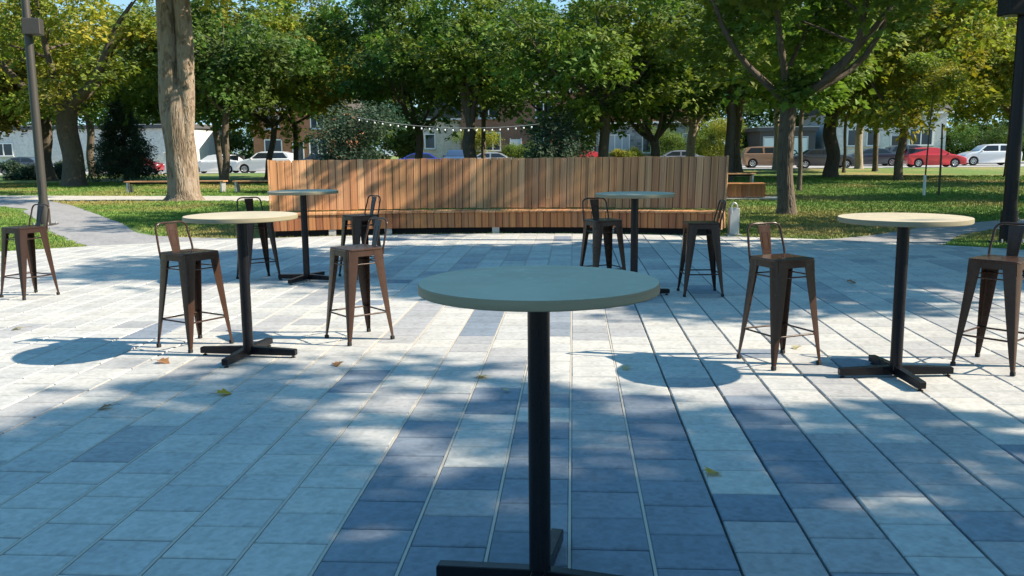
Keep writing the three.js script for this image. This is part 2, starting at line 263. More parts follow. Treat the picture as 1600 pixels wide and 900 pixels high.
// ------------------------------------------------------------------ bar tables
function makeTable(label, x, z, turn, tall = 1, wide = 1) {
  const t = thing('bar_table', label, 'table', [x, 0, z], turn, 'round bar tables on the plaza'); t.scale.set(wide, tall, wide);
  const prof = [[0, -0.012], [0.404, -0.012], [0.407, -0.01], [0.408, -0.006], [0.408, 0.018], [0.4055, 0.0205], [0.402, 0.0212], [0, 0.0212]].map(([r, y]) => new THREE.Vector2(r, y));
  const top = new THREE.LatheGeometry(prof.slice(5), 96); { const p = top.attributes.position, uv = top.attributes.uv; for (let i = 0; i < p.count; i++) uv.setXY(i, p.getX(i), p.getZ(i)); }
  part('table_top', top, M.laminate, t).position.y = 1.046;
  part('edge_band', new THREE.LatheGeometry(prof.slice(0, 6), 96), M.laminateEdge, t).position.y = 1.046;
  part('mounting_plate', [box(0.34, 0.012, 0.05, 0, 1.026, 0), box(0.05, 0.012, 0.34, 0, 1.0255, 0)], M.blackSteel, t);
  part('column', cyl(0.0385, 0.0385, 0.97, 0, 0.537, 0, 40), M.blackSteel, t);
  for (let k = 0; k < 4; k++) {
    const sh = new THREE.Shape([[0.02, 0.022], [0.375, 0.022], [0.378, 0.026], [0.378, 0.058], [0.374, 0.062], [0.02, 0.078]].map(([a, c]) => new THREE.Vector2(a, c)));
    const g = new THREE.ExtrudeGeometry(sh, { depth: 0.042, bevelEnabled: true, bevelSize: 0.003, bevelThickness: 0.003, bevelSegments: 2 }); g.translate(0, 0, -0.021);
    const arm = part('base_arm', g, M.blackSteel, t); arm.rotation.y = k * Math.PI / 2;
    part('levelling_foot', [cyl(0.006, 0.006, 0.02, 0.355, 0.012, 0, 8), cyl(0.016, 0.018, 0.008, 0.355, 0.004, 0, 12)], M.rubber, arm);
  }
}
makeTable('grey round bar table in the shade nearest the viewer', -0.113, -2.945, -0.15, 1.026, 0.978);
makeTable('sunlit round bar table on left between two copper stools', -2.44, -6.47, -0.1);
makeTable('far left round bar table in front of curved bench end', -3.16, -10.40, -0.25);
makeTable('sunlit cream round bar table near right edge of plaza', 2.148, -5.98, 0.09);
makeTable('far right round bar table before the dim half of bench', 0.637, -9.30, 0.2);

// ------------------------------------------------------------------ bar stools with low backs
function makeStool() {
  const t = new THREE.Group();
  const H = 0.752, S = 0.152, F = 0.207;
  // seat: rounded square, dished, with a small hole
  const sh = new THREE.Shape(), r = 0.035, q = S + 0.006;
  sh.moveTo(-q + r, -q); sh.lineTo(q - r, -q); sh.quadraticCurveTo(q, -q, q, -q + r); sh.lineTo(q, q - r); sh.quadraticCurveTo(q, q, q - r, q); sh.lineTo(-q + r, q); sh.quadraticCurveTo(-q, q, -q, q - r); sh.lineTo(-q, -q + r); sh.quadraticCurveTo(-q, -q, -q + r, -q);
  const hole = new THREE.Path(); hole.absarc(0, 0, 0.022, 0, Math.PI * 2, true); sh.holes.push(hole);
  const sg = new THREE.ExtrudeGeometry(sh, { depth: 0.006, bevelEnabled: true, bevelSize: 0.006, bevelThickness: 0.006, bevelSegments: 3, curveSegments: 8 }); sg.rotateX(-Math.PI / 2); sg.translate(0, H - 0.006, 0);
  part('seat', sg, M.copper, t);
  // apron: four arched sides
  const ap = []; for (let k = 0; k < 4; k++) { const s = new THREE.Shape(); s.moveTo(-S, 0); s.lineTo(S, 0); s.lineTo(S + 0.003, -0.085); s.quadraticCurveTo(S - 0.03, -0.055, S - 0.075, -0.05); s.lineTo(-S + 0.075, -0.05); s.quadraticCurveTo(-S + 0.03, -0.055, -S - 0.003, -0.085); s.closePath(); const g = new THREE.ExtrudeGeometry(s, { depth: 0.003, bevelEnabled: false, curveSegments: 6 }); g.rotateX(-0.06); g.translate(0, H - 0.006, S + 0.0015); g.rotateY(k * Math.PI / 2); ap.push(g); }
  part('apron', ap, M.copper, t);
  // legs: folded sheet, an L that narrows to the foot
  const leg = (sx, sz) => {
    const n = 10, th = 0.003, pos = [], idx = [], uv = [];
    for (let i = 0; i <= n; i++) {
      const u = i / n, y = (H - 0.012) * (1 - u) + 0.012 * u, c = S + 0.006 + (F - S - 0.006) * Math.pow(u, 1.05), w = 0.072 * Math.pow(1 - u, 0.85) + 0.021, b = 0.012 * (1 - u) + 0.006;
      const sec = [[c - w, c], [c - b, c], [c - b * 0.3, c - b * 0.3], [c, c - b], [c, c - w], [c - th, c - w], [c - th, c - b - th], [c - b * 0.3 - th, c - b * 0.3 - th], [c - b - th, c - th], [c - w, c - th]];
      for (const [a, d] of sec) { pos.push(a * sx, y, d * sz); uv.push(a + d, y); }
    }
    const m = 10; for (let i = 0; i < n; i++) for (let j = 0; j < m; j++) { const a = i * m + j, b2 = i * m + (j + 1) % m, c2 = a + m, d2 = b2 + m; if (sx * sz > 0) idx.push(a, c2, b2, b2, c2, d2); else idx.push(a, b2, c2, b2, d2, c2); }
    const cap = n * m; for (let j = 1; j < m - 1; j++) idx.push(cap, cap + j, cap + j + 1);
    const g = new THREE.BufferGeometry(); g.setAttribute('position', new THREE.Float32BufferAttribute(pos, 3)); g.setAttribute('uv', new THREE.Float32BufferAttribute(uv, 2)); g.setIndex(idx); return toCreasedNormals(g, 0.7);
  };
  for (const [sx, sz] of [[1, 1], [-1, 1], [-1, -1], [1, -1]]) { const m = part('leg', leg(sx, sz), M.copper, t); part('rubber_foot', new RoundedBoxGeometry(0.03, 0.03, 0.03, 2, 0.006).translate(sx * (F - 0.011), 0.015, sz * (F - 0.011)), M.rubber, m); }
  const at = (y) => S + 0.006 + (F - S - 0.006) * (1 - y / H) - 0.009;
  for (const [y, rr] of [[0.225, 0.007], [0.63, 0.0055]]) for (let k = 0; k < 4; k++) { const c = at(y), g = new THREE.CylinderGeometry(rr, rr, 2 * c, 8); g.rotateZ(Math.PI / 2); g.translate(0, y + (k % 2) * 0.004, c); g.rotateY(k * Math.PI / 2); part(y < 0.4 ? 'footrest_bar' : 'upper_bar', g, M.copper, t); }
  // low back: bent tube and a pressed splat; back is at -z
  const z0 = -S - 0.004, zt = -S - 0.062, y1 = H + 0.222, hx = 0.143;
  const pts = [V(-S + 0.004, H - 0.05, z0 - 0.004), V(-S - 0.002, H + 0.02, z0 - 0.01), V(-hx - 0.004, H + 0.13, zt + 0.02), V(-hx + 0.004, H + 0.196, zt + 0.004), V(-hx + 0.036, y1, zt)];
  const path = [...pts, V(0, y1 + 0.003, zt - 0.004), ...pts.slice().reverse().map((p) => V(-p.x, p.y, p.z))];
  part('back_frame', tube(path, [0.0085, 0.0085], 10, 60), M.copper, t);
  const sp = new THREE.Shape([[-0.034, -0.02], [0.034, -0.02], [0.052, 0.218], [-0.052, 0.218]].map(([a, c]) => new THREE.Vector2(a, c)));
  const g = new THREE.ExtrudeGeometry(sp, { depth: 0.003, bevelEnabled: true, bevelSize: 0.002, bevelThickness: 0.001, bevelSegments: 1 }); g.rotateX(-0.235); g.translate(0, H, z0 - 0.008);
  const splat = part('back_splat', g, M.copper, t);
  const fr = []; for (const [w2, h2, x, y] of [[0.056, 0.005, 0, 0.165], [0.046, 0.005, 0, 0.045], [0.005, 0.12, -0.026, 0.105], [0.005, 0.12, 0.026, 0.105]]) fr.push(box(w2, h2, 0.003, x, y, 0.0045)); const f = mergeGeometries(fr); f.rotateX(-0.235); f.translate(0, H, z0 - 0.008);
  part('pressed_rib', f, M.copper, splat);
  return t;
}
const coats = [M.copper, ...[[0.052, 0.028, 0.019, 0.38], [0.036, 0.02, 0.0145, 0.28]].map(([a, b, c, q]) => { const m = M.copper.clone(); m.color = lin(a, b, c); m.roughness = q; m.map = rep(metalTex, 2 + q, 1.4 + q); return m; })];
const stool0 = makeStool();
[[-3.01, -6.84, 0.87, 0.49, 'copper bar stool left of the near left sunlit table'],
 [-1.747, -7.125, -0.74, 0.67, 'copper bar stool right of the near left sunlit table'],
 [-3.79, -10.52, 0.62, 0.78, 'dark bar stool left of the far left table'],
 [-2.58, -10.76, -0.72, 0.69, 'dark bar stool in front of bench, right of far left table'],
 [0.33, -9.86, 0.42, 0.9, 'dark bar stool left of the far right table'],
 [1.34, -9.45, -1, 0.05, 'dark bar stool with back turned sideways, right of far right table'],
 [1.474, -6.398, 0.44, 0.9, 'copper bar stool left of the cream table at right'],
 [2.93, -6.3, -0.72, 0.69, 'copper bar stool cut off by the right picture edge'],
 [-5.88, -9.25, -0.42, 0.9, 'copper bar stool alone near the left lamp post'],
].forEach(([x, z, fx, fz, label], i) => {
  const s = i ? stool0.clone() : stool0; s.name = numbered('bar_stool'); s.position.set(x, 0, z); s.rotation.y = Math.atan2(fx, fz); scene.add(s);
  const cm = coats[i % 3]; s.traverse((m) => { if (coats.includes(m.material)) m.material = cm; });
  s.userData = {}; tag(s, label, 'bar stool', 'metal bar stools with low backs');
});

// ------------------------------------------------------------------ trees
function sprayGeo(leaf, count, spread, size, seed) {
  const R = rng(seed), gs = [];
  for (let i = 0; i < count; i++) {
    const g = leaf.clone(), s = size * (0.75 + 0.5 * R()), a = R() * 6.283;
    g.scale(s, s, s); g.rotateX((R() - 0.5) * 1.5); g.rotateZ((R() - 0.5) * 1.0); g.rotateY(a);
    const d = spread * (0.25 + 0.75 * Math.sqrt(R())); g.translate(Math.cos(a) * d, (R() - 0.55) * spread * 0.9, -Math.sin(a) * d); gs.push(g);
  }
  return mergeGeometries(gs);
}
function leafGeo(outline) {                                  // lobed leaf, slightly folded along its rib, pointing to +x
  const p = [], n = outline.length; for (let i = 0; i < n; i++) { const a = outline[i], b = outline[(i + 1) % n]; for (const [x, z] of [[0.42, 0], a, b]) p.push(x, 0.22 * Math.abs(z) - 0.25 * x * x, z); }
  const g = new THREE.BufferGeometry(); g.setAttribute('position', new THREE.Float32BufferAttribute(p, 3)); g.computeVertexNormals(); g.setAttribute('uv', new THREE.Float32BufferAttribute(new Float32Array(p.length / 3 * 2), 2)); return g;
}
const maple = leafGeo([[0, 0], [0.1, 0.32], [0.3, 0.24], [0.42, 0.52], [0.6, 0.26], [1, 0], [0.6, -0.26], [0.42, -0.52], [0.3, -0.24], [0.1, -0.32]]);
const plainLeaf = leafGeo([[0, 0], [0.4, 0.36], [1, 0], [0.4, -0.36]]);
const SPRAY = { maple: sprayGeo(maple, 9, 0.24, 0.17, 3), plain: sprayGeo(plainLeaf, 10, 0.3, 0.22, 4), big: sprayGeo(plainLeaf, 12, 0.5, 0.34, 6), small: sprayGeo(plainLeaf, 12, 0.2, 0.10, 8) };
function crownMesh(clumps, per, spray, mat, R, parent, name = 'crown', tint = 0.4) {
  const N = clumps.length * per, im = shadows(new THREE.InstancedMesh(SPRAY[spray], mat, N)), m = new THREE.Matrix4(), q = new THREE.Quaternion(), e = new THREE.Euler(); let n = 0;
  for (const c of clumps) {
    const ct = 1 + (R() - 0.5) * tint * 1.3, warm = (R() - 0.5) * tint;
    for (let i = 0; i < per; i++) {
      const a = R() * 6.283, cz = R() * 2 - 1, rr = Math.pow(R(), 0.45), s = Math.sqrt(1 - cz * cz);
      const p = V(c.x + c.r * rr * s * Math.cos(a), c.y + c.r * 0.62 * rr * cz, c.z + c.r * rr * s * Math.sin(a));
      e.set((R() - 0.5) * 1.1, R() * 6.283, (R() - 0.5) * 1.1); q.setFromEuler(e); const k = 0.55 + 0.85 * R(); m.compose(p, q, V(k, k, k)); im.setMatrixAt(n, m);
      const f = ct * (1 + (R() - 0.5) * tint); im.setColorAt(n++, lin(f * (1 + warm), f, f * (1 - warm * 0.5)));
    }
  }
  im.name = name; im.userData.kind = 'stuff'; parent.add(im); return im;
}
function tree(o) {
  const { x, z, label, tr = 0.3, fork = 3, base = 2.5, top = 12, cr = 5, bark = M.bark, leaf = 'mid', spray = 'plain', clumps = 44, per = 29, lean = [0, 0], limbs = 6, seed = 1, name = 'maple_tree', cr1 = 1.15, sx = 1, sz = 1, split, noCrown } = o;
  const t = thing(name, label, 'tree', [x, -0.03, z], 0, o.group || 'trees standing in the park'), R = rng(seed * 131 + 7);
  const fp = V(lean[0], fork, lean[1]);
  const bend = () => (R() - 0.5) * tr * 0.8;
  const tp = [V(0, -0.1, 0), V(lean[0] * 0.04, 0.25, lean[1] * 0.04), V(lean[0] * 0.3 + bend(), fork * 0.35, lean[1] * 0.3 + bend()), V(lean[0] * 0.65 + bend(), fork * 0.7, lean[1] * 0.65), fp];
  part('trunk', tube(tp, o.stems ? [tr * 1.6, tr * 1.22, tr * 1.06, tr * 1.02, tr * 0.98, tr * 0.92, tr * 0.5] : [tr * 1.55, tr * 1.22, tr * 1.04, tr, tr * 0.97, tr * 0.95, tr * 0.98], 16, 28, 0.07, seed + 3), bark, t);
  const cl = [], cy = (base + top) / 2, ch = (top - base) / 2;
  const inside = () => { for (;;) { const p = V(R() * 2 - 1, R() * 2 - 1, R() * 2 - 1); if (p.length() < 1 && p.length() > 0.25) { const w = 1 - 0.28 * Math.max(0, p.y); return V(lean[0] + p.x * cr * w * sx, cy + p.y * ch, lean[1] + p.z * cr * w * sz); } } };
  for (let k = 0; k < limbs; k++) {
    const a = k / limbs * 6.283 + R() * 0.7, rise = split ? 0.85 : 0.55 + 0.5 * R(), out = (split ? 0.22 : 0.5 + 0.35 * R()) * cr, end = V(fp.x + Math.cos(a) * out * sx, Math.min(top - 1, fork + (top - fork) * rise * 0.72), fp.z + Math.sin(a) * out * sz);
    const r0 = tr * (limbs < 4 ? 0.68 : 0.52) * (0.8 + 0.3 * R()), mid = fp.clone().lerp(end, 0.4).add(V((R() - 0.5) * 0.5, -0.12 * end.distanceTo(fp) * (split ? -0.3 : 1), (R() - 0.5) * 0.5)), mid2 = fp.clone().lerp(end, 0.72).add(V((R() - 0.5) * 0.6, (R() - 0.5) * 0.4, (R() - 0.5) * 0.6));
    const gs = [tube([fp.clone().add(V(0, -0.35 * tr, 0)), mid, mid2, end], [r0, r0 * 0.72, r0 * 0.45, r0 * 0.16], 9, 12, 0.05, seed + k)];
    const twigs = o.twigs ?? 5;
    for (let j = 0; j < twigs; j++) { const s = (j % 2 ? mid2 : mid.clone().lerp(mid2, R())), e2 = s.clone().add(V((R() - 0.5) * cr * 0.9, (R() - 0.3) * cr * 0.45, (R() - 0.5) * cr * 0.9)); if (e2.y < base + 0.2) e2.y = base + 0.2 + R() * 0.5; const m2 = s.clone().lerp(e2, 0.5).add(V(0, 0.2 * R(), 0)); gs.push(tube([s, m2, e2], [r0 * 0.34, r0 * 0.2, 0.012], 6, 6, 0, seed)); cl.push({ x: e2.x, y: e2.y, z: e2.z, r: cr1 * (0.75 + 0.5 * R()) }); }
    part('limb', gs, bark, t);
  }
  for (const st of o.stems || []) { const r0 = st[st.length - 1], ps = st.slice(0, -1).map((p) => V(...p)); part('limb', tube([V(ps[0].x * 0.6, fork * 0.3, 0), ...ps], [r0 * 0.8, r0 * 0.98, r0 * 0.96, r0 * 0.85, r0 * 0.4], 14, 30, 0.06, seed + 9), bark, t); }
  if (noCrown) return t;
  while (cl.length < clumps) { const p = inside(); cl.push({ x: p.x, y: p.y, z: p.z, r: cr1 * (0.7 + 0.6 * R()) }); }
  if (o.extra) for (const [ex, ey, ez, er] of o.extra) cl.push({ x: ex, y: ey, z: ez, r: er });
  crownMesh(cl, per, spray, M.leaf[leaf], R, t, 'crown', o.tint ?? 0.42);
  return t;
}
// in view, from the left
tree({ x: -12.68, z: -28.7, tr: 0.47, fork: 3.7, base: 6.8, top: 10.5, cr: 6.5, bark: M.barkFlakyDappled, stems: [[[-0.26, 3.0, 0], [-0.2, 5, 0], [-0.3, 7.5, 0], [-1.5, 11, 0.3], 0.35], [[0.26, 3.0, 0.02], [0.36, 5, 0.05], [0.44, 7.5, 0.1], [1.6, 10.5, 0.4], 0.28]], limbs: 0, lean: [0.12, 0], seed: 2, clumps: 52, leaf: 'lime', label: 'big pale double trunk, flaky bark with painted sun dapples, by the path left of bench' });
tree({ x: -23.9, z: -41.9, tr: 0.48, fork: 3.9, base: 3.4, top: 10.0, cr: 6, limbs: 5, seed: 3, leaf: 'lime', clumps: 60, label: 'stout forked trunk between lamp post and dark spruce' });
tree({ x: -30.1, z: -50.3, tr: 0.3, fork: 3.6, base: 2.7, top: 9.8, cr: 4.6, bark: M.bark, seed: 4, leaf: 'mid', label: 'dark straight trunk just right of left lamp post' });
tree({ x: -31.7, z: -57.9, tr: 0.24, fork: 4, base: 3, top: 9.8, cr: 4.5, bark: M.bark, seed: 5, leaf: 'dark', label: 'slim dark trunk between stout forked trunk and spruce' });
tree({ x: -31, z: -46.5, tr: 0.2, fork: 2.8, base: 2.6, top: 9.5, cr: 4.8, lean: [-0.9, 0], seed: 6, leaf: 'gold', clumps: 56, label: 'leaning tree with golden leaves behind the left lamp post' });
tree({ x: -16.9, z: -43, tr: 0.17, fork: 3.4, base: 3.0, top: 9.5, cr: 3.8, bark: M.bark, lean: [0.25, 0], seed: 7, leaf: 'dark', label: 'dark trunk behind long benches, right one of a close pair' });
tree({ x: -17.6, z: -44.5, tr: 0.15, fork: 3.4, base: 3.2, top: 9.2, cr: 3.4, bark: M.bark, lean: [-0.3, 0], seed: 8, leaf: 'dark', label: 'dark trunk behind long benches, left one of a close pair' });
tree({ x: -21.2, z: -47.5, tr: 0.09, fork: 3.2, base: 3, top: 8.0, cr: 2.6, bark: M.bark, seed: 9, leaf: 'mid', clumps: 24, label: 'thin dark stem between big mottled trunk and dark pair' });
tree({ x: -17.4, z: -50.7, tr: 0.17, fork: 3, base: 2.3, top: 11, cr: 5.2, bark: M.bark, seed: 10, leaf: 'lime', clumps: 84, per: 32, lean: [0.5, 0], label: 'bright yellow green maple above left end of the bench' });
tree({ x: -16.6, z: -53.5, tr: 0.16, fork: 3.2, base: 2.5, top: 9.8, cr: 4.5, bark: M.bark, seed: 11, leaf: 'mid', label: 'dark stem just past the left end of the bench' });
tree({ x: -8.5, z: -50, tr: 0.22, fork: 2.7, base: 2.5, top: 12, cr: 5.4, bark: M.bark, seed: 12, leaf: 'dark', clumps: 80, label: 'dark green maple with dark stem over left middle of bench' });
tree({ x: -4.9, z: -43.5, tr: 0.31, fork: 2.5, base: 3.9, top: 9.5, cr: 4, limbs: 6, split: true, seed: 13, leaf: 'mid', clumps: 40, label: 'brown many stemmed tree before the brick house' });
tree({ x: -4.7, z: -48, tr: 0.12, fork: 3.4, base: 3.2, top: 9.2, cr: 3.6, bark: M.bark, seed: 14, leaf: 'dark', label: 'narrow dark trunk right against the many stemmed tree' });
tree({ x: -1.5, z: -52, tr: 0.15, fork: 3.4, base: 2.8, top: 9.8, cr: 4.6, bark: M.bark, seed: 15, leaf: 'dark', clumps: 60, label: 'slender dark trunk over middle of bench, left of stone house' });
tree({ x: 1.35, z: -40, tr: 0.23, fork: 3.8, base: 2.7, top: 9.8, cr: 5, bark: M.bark, seed: 16, leaf: 'mid', clumps: 72, extra: [[-1.2, 2.5, 0.5, 0.9], [-2.4, 2.6, 0, 0.9], [0.2, 3.4, 0.4, 0.5]], label: 'dark trunk in front of the grey stone house' });
tree({ x: 3.9, z: -44, tr: 0.22, fork: 1.9, base: 3.3, top: 9.0, cr: 3.8, limbs: 7, seed: 17, leaf: 'dark', clumps: 34, label: 'small tree with fanned bare limbs right of stone house' });
tree({ x: 6.9, z: -55, tr: 0.27, fork: 2.9, base: 3, top: 9.5, cr: 4, bark: M.barkPale, seed: 18, leaf: 'mid', lean: [0.35, 0], label: 'pale brown trunk right of the fanned tree' });
tree({ x: 7.3, z: -43, tr: 0.21, fork: 3.9, base: 3.2, top: 9.8, cr: 4.4, bark: M.bark, seed: 19, leaf: 'mid', label: 'half lit trunk above right end of bench' });
tree({ x: 8.4, z: -48, tr: 0.12, fork: 4, base: 3.4, top: 9.5, cr: 3.8, bark: M.bark, seed: 20, leaf: 'dark', label: 'slim dark trunk between half lit trunk and thick dark trunk' });
tree({ x: 10.1, z: -57.4, tr: 0.42, fork: 4.4, base: 3.4, top: 10.2, cr: 5.5, bark: M.bark, seed: 21, leaf: 'dark', clumps: 60, label: 'thick dark trunk left of the graffiti garage' });
tree({ x: 13.6, z: -62, tr: 0.17, fork: 4.5, base: 4, top: 9.5, cr: 3.6, bark: M.barkPale, seed: 22, leaf: 'mid', label: 'thin pale trunk before right side of graffiti garage' });
tree({ x: 4.93, z: -21.15, tr: 0.185, fork: 2.55, base: 2.9, top: 11.5, cr: 5.4, limbs: 7, bark: M.bark, seed: 23, leaf: 'mid', spray: 'maple', clumps: 84, per: 32, cr1: 0.9, twigs: 6, lean: [-0.03, 0], extra: [[0.05, 2.75, 0.32, 0.22], [0.1, 3.1, 0.3, 0.25]], label: 'nearest maple, on the lawn right of bench with spreading limbs' });
tree({ x: 7.95, z: -32.3, tr: 0.075, fork: 2.9, base: 2.8, top: 7.0, cr: 2.2, bark: M.bark, seed: 24, leaf: 'mid', clumps: 20, label: 'thin young trunk just right of the nearest maple' });
tree({ x: 12.9, z: -46.3, tr: 0.33, fork: 3.1, base: 2.5, top: 9.8, cr: 5, bark: M.bark, seed: 25, leaf: 'mid', clumps: 64, label: 'thick half lit trunk in front of the dark sedan' });
tree({ x: 15.8, z: -54, tr: 0.085, fork: 3.2, base: 3, top: 9.0, cr: 3, bark: M.bark, seed: 26, leaf: 'dark', clumps: 24, label: 'very thin black stem before the dark sedan' });
tree({ x: 19.4, z: -62.9, tr: 0.25, fork: 3.4, base: 3, top: 9.5, cr: 4.2, bark: M.barkPale, seed: 27, leaf: 'mid', label: 'pale trunk at bonnet of the dark sedan' });
tree({ x: 18.3, z: -56.2, tr: 0.15, fork: 3, base: 2.7, top: 9.2, cr: 3.8, bark: M.bark, seed: 28, leaf: 'dark', label: 'slim trunk between dark sedan and navy car' });
tree({ x: 14.45, z: -41.3, tr: 0.18, fork: 2.6, base: 2.3, top: 9.5, cr: 5, bark: M.bark, seed: 29, leaf: 'lime', clumps: 76, lean: [0.15, 0], label: 'trunk at tail of the red hatchback with bright low leaves' });
tree({ x: 21, z: -45, tr: 0.24, fork: 3, base: 2.6, top: 9.8, cr: 5, bark: M.bark, seed: 30, leaf: 'lime', clumps: 70, label: 'bright leafy maple at far right, trunk behind right lamp post' });
// out of the frame to the right: they shade the plaza, the bench and the lawn
tree({ x: 10.6, z: -0.8, tr: 0.3, fork: 4, base: 4.6, top: 12.5, cr: 5.2, sz: 0.84, spray: 'maple', seed: 41, leaf: 'mid', cr1: 0.95, clumps: 100, per: 64, label: 'broad maple beyond the right edge shading the foreground' });
tree({ x: 10.4, z: -10.9, tr: 0.24, fork: 4, base: 4.8, top: 11.4, cr: 4.6, sz: 0.58, spray: 'maple', seed: 42, leaf: 'mid', cr1: 0.95, clumps: 78, per: 64, label: 'maple beyond the right edge shading the far tables' });
tree({ x: 10.6, z: -17.4, tr: 0.2, fork: 4.4, base: 6.4, top: 11, cr: 2.6, sz: 0.85, spray: 'maple', seed: 43, leaf: 'mid', clumps: 26, per: 28, cr1: 0.8, limbs: 4, twigs: 3, label: 'narrow maple beyond the right edge shading the bench' });
tree({ x: 16.4, z: -17.6, tr: 0.22, fork: 4, base: 5, top: 10, cr: 3.6, sz: 0.7, spray: 'maple', seed: 44, leaf: 'mid', clumps: 34, per: 28, label: 'maple beyond the right edge shading the side path' });
tree({ x: 15.2, z: -11.6, tr: 0.22, fork: 4, base: 5.4, top: 10.5, cr: 3.2, sz: 0.75, spray: 'maple', seed: 45, leaf: 'mid', clumps: 34, per: 28, label: 'maple beyond the right edge shading plaza behind the cream table' });
tree({ x: 19, z: -27.5, tr: 0.22, fork: 4, base: 4.6, top: 9.5, cr: 3.8, sz: 0.6, seed: 46, leaf: 'mid', clumps: 34, label: 'maple on the right lawn outside the frame' });
tree({ x: 24, z: -36, tr: 0.22, fork: 4, base: 4.2, top: 9.5, cr: 4, sz: 0.6, seed: 47, leaf: 'lime', clumps: 34, label: 'maple on the right lawn furthest outside the frame' });
// behind the houses
{
  const R = rng(77), lab = ['pale brick house', 'low white building', 'brick house', 'stone house', 'garage', 'white house'];
  let k = 0;
  for (const [x, z, cr, top, leaf, what] of [[-62, -96, 9, 20, 'lime', 'tall tree at far left behind the low white building'], [-47, -104, 9, 19, 'mid', 'tall tree behind right end of the low white building'], [-33, -108, 9, 21, 'dark', 'tall dark tree behind the pale brick house'], [-21, -112, 9, 20, 'mid', 'tall tree left of the brown brick house, far behind'], [-9, -112, 9, 22, 'dark', 'tall dark tree right behind the brown brick house'], [3, -112, 9, 20, 'mid', 'tall tree right behind the grey stone house'], [14, -104, 9, 20, 'dark', 'tall dark tree between stone house and garage, far behind'], [27, -110, 9, 21, 'mid', 'tall tree behind the garage and white house'], [40, -108, 9, 20, 'dark', 'tall dark tree behind the white sport utility car'], [52, -100, 9, 19, 'mid', 'tall tree at far right behind the dark hedge']])
    tree({ x, z, tr: 0.4, fork: 4, base: 2, top, cr, spray: 'big', clumps: 86, per: 46, cr1: 2, seed: 60 + k++, leaf, bark: M.bark, label: what, group: 'tall trees behind the houses', twigs: 2 });
}
{
  const w = new THREE.Group(), R = rng(404), cl = []; w.name = 'far_wood'; w.userData.kind = 'stuff'; tag(w, 'far off mass of green trees beyond the houses', 'trees'); scene.add(w);
  for (let i = 0; i < 210; i++) cl.push({ x: -115 + 230 * (i + R()) / 210, y: 0.6 + 12 * R() * R(), z: -122 - 10 * R(), r: 3.2 });
  crownMesh(cl, 80, 'big', M.leaf.dark, R, w, 'foliage');
}
// spruce with layered boughs
function spruce(x, z, h, r, mat, label, seed, name = 'spruce_tree') {
  const t = thing(name, label, 'tree', [x, -0.03, z]), R = rng(seed);
  part('trunk', tube([V(0, -0.1, 0), V(0.03, h * 0.5, 0), V(0, h, 0)], [h * 0.03, h * 0.018, 0.01], 10, 10, 0.05, seed), M.bark, t);
  const cl = []; for (let y = h * 0.14; y < h; y += h * 0.052) { const rr = r * (1 - y / h) * (0.85 + 0.3 * R()) + 0.08, n = Math.max(3, Math.round(9 * (1 - y / h))); for (let i = 0; i < n; i++) { const a = i / n * 6.28 + R(); for (const f of [0.4, 0.8]) cl.push({ x: Math.cos(a) * rr * f, y: y - rr * f * 0.22, z: Math.sin(a) * rr * f, r: 0.14 + rr * 0.24 }); } }
  crownMesh(cl, 22, 'small', mat, R, t, 'boughs', 0.3);
}
spruce(-24.4, -48, 5.2, 2.1, M.leaf.blue, 'dark spruce with low boughs left of the mottled trunk', 5);
function shrub(x, z, rx, h, leaf, label, seed, group) {
  const t = thing('shrub', label, 'shrub', [x, -0.03, z], 0, group), R = rng(seed), cl = [];
  for (let i = 0; i < 5; i++) part('stem', tube([V(0, 0, 0), V((R() - 0.5) * rx, h * 0.4, (R() - 0.5) * rx * 0.6), V((R() - 0.5) * rx * 1.6, h * 0.8, (R() - 0.5) * rx)], [0.03, 0.02, 0.008], 6, 6), M.bark, t);
  for (let i = 0; i < 16; i++) cl.push({ x: (R() * 2 - 1) * rx * 0.8, y: h * (0.2 + 0.65 * R()), z: (R() * 2 - 1) * Math.min(rx, 1) * 0.7, r: 0.28 * h + 0.15 });
  crownMesh(cl, 90, 'small', M.leaf[leaf], R, t, 'foliage');
}
shrub(-8.3, -34, 1.25, 3.3, 'blue', 'soft blue green shrub behind left part of the bench', 21);
shrub(-0.6, -38, 1.15, 3.2, 'blue', 'soft blue green shrub behind middle of the bench', 22);
shrub(-32.5, -53, 2.4, 1.0, 'blue', 'low grey green shrub at the left edge behind lamp post', 2);
shrub(-8.9, -84.5, 2.0, 3.6, 'lime', 'bright yellow green shrub left of brick house windows', 3);
shrub(-4.7, -85.3, 1.5, 2.3, 'mid', 'rounded green shrub below brick house window', 4);
shrub(-1.6, -85.4, 0.9, 2.5, 'red', 'small red leaved shrub before the brick house', 5);
shrub(13.2, -88, 2.6, 4.4, 'lime', 'tall light green shrub left of the graffiti garage', 6);
shrub(9.4, -86, 2.4, 3.6, 'mid', 'dense green shrub left of tall light green shrub', 8);
shrub(39, -88, 3.5, 3.4, 'dark', 'dark hedge like shrub behind the white sport utility car', 9);
shrub(46, -88, 3.5, 3.6, 'dark', 'dark hedge like shrub behind the right lamp post', 10);
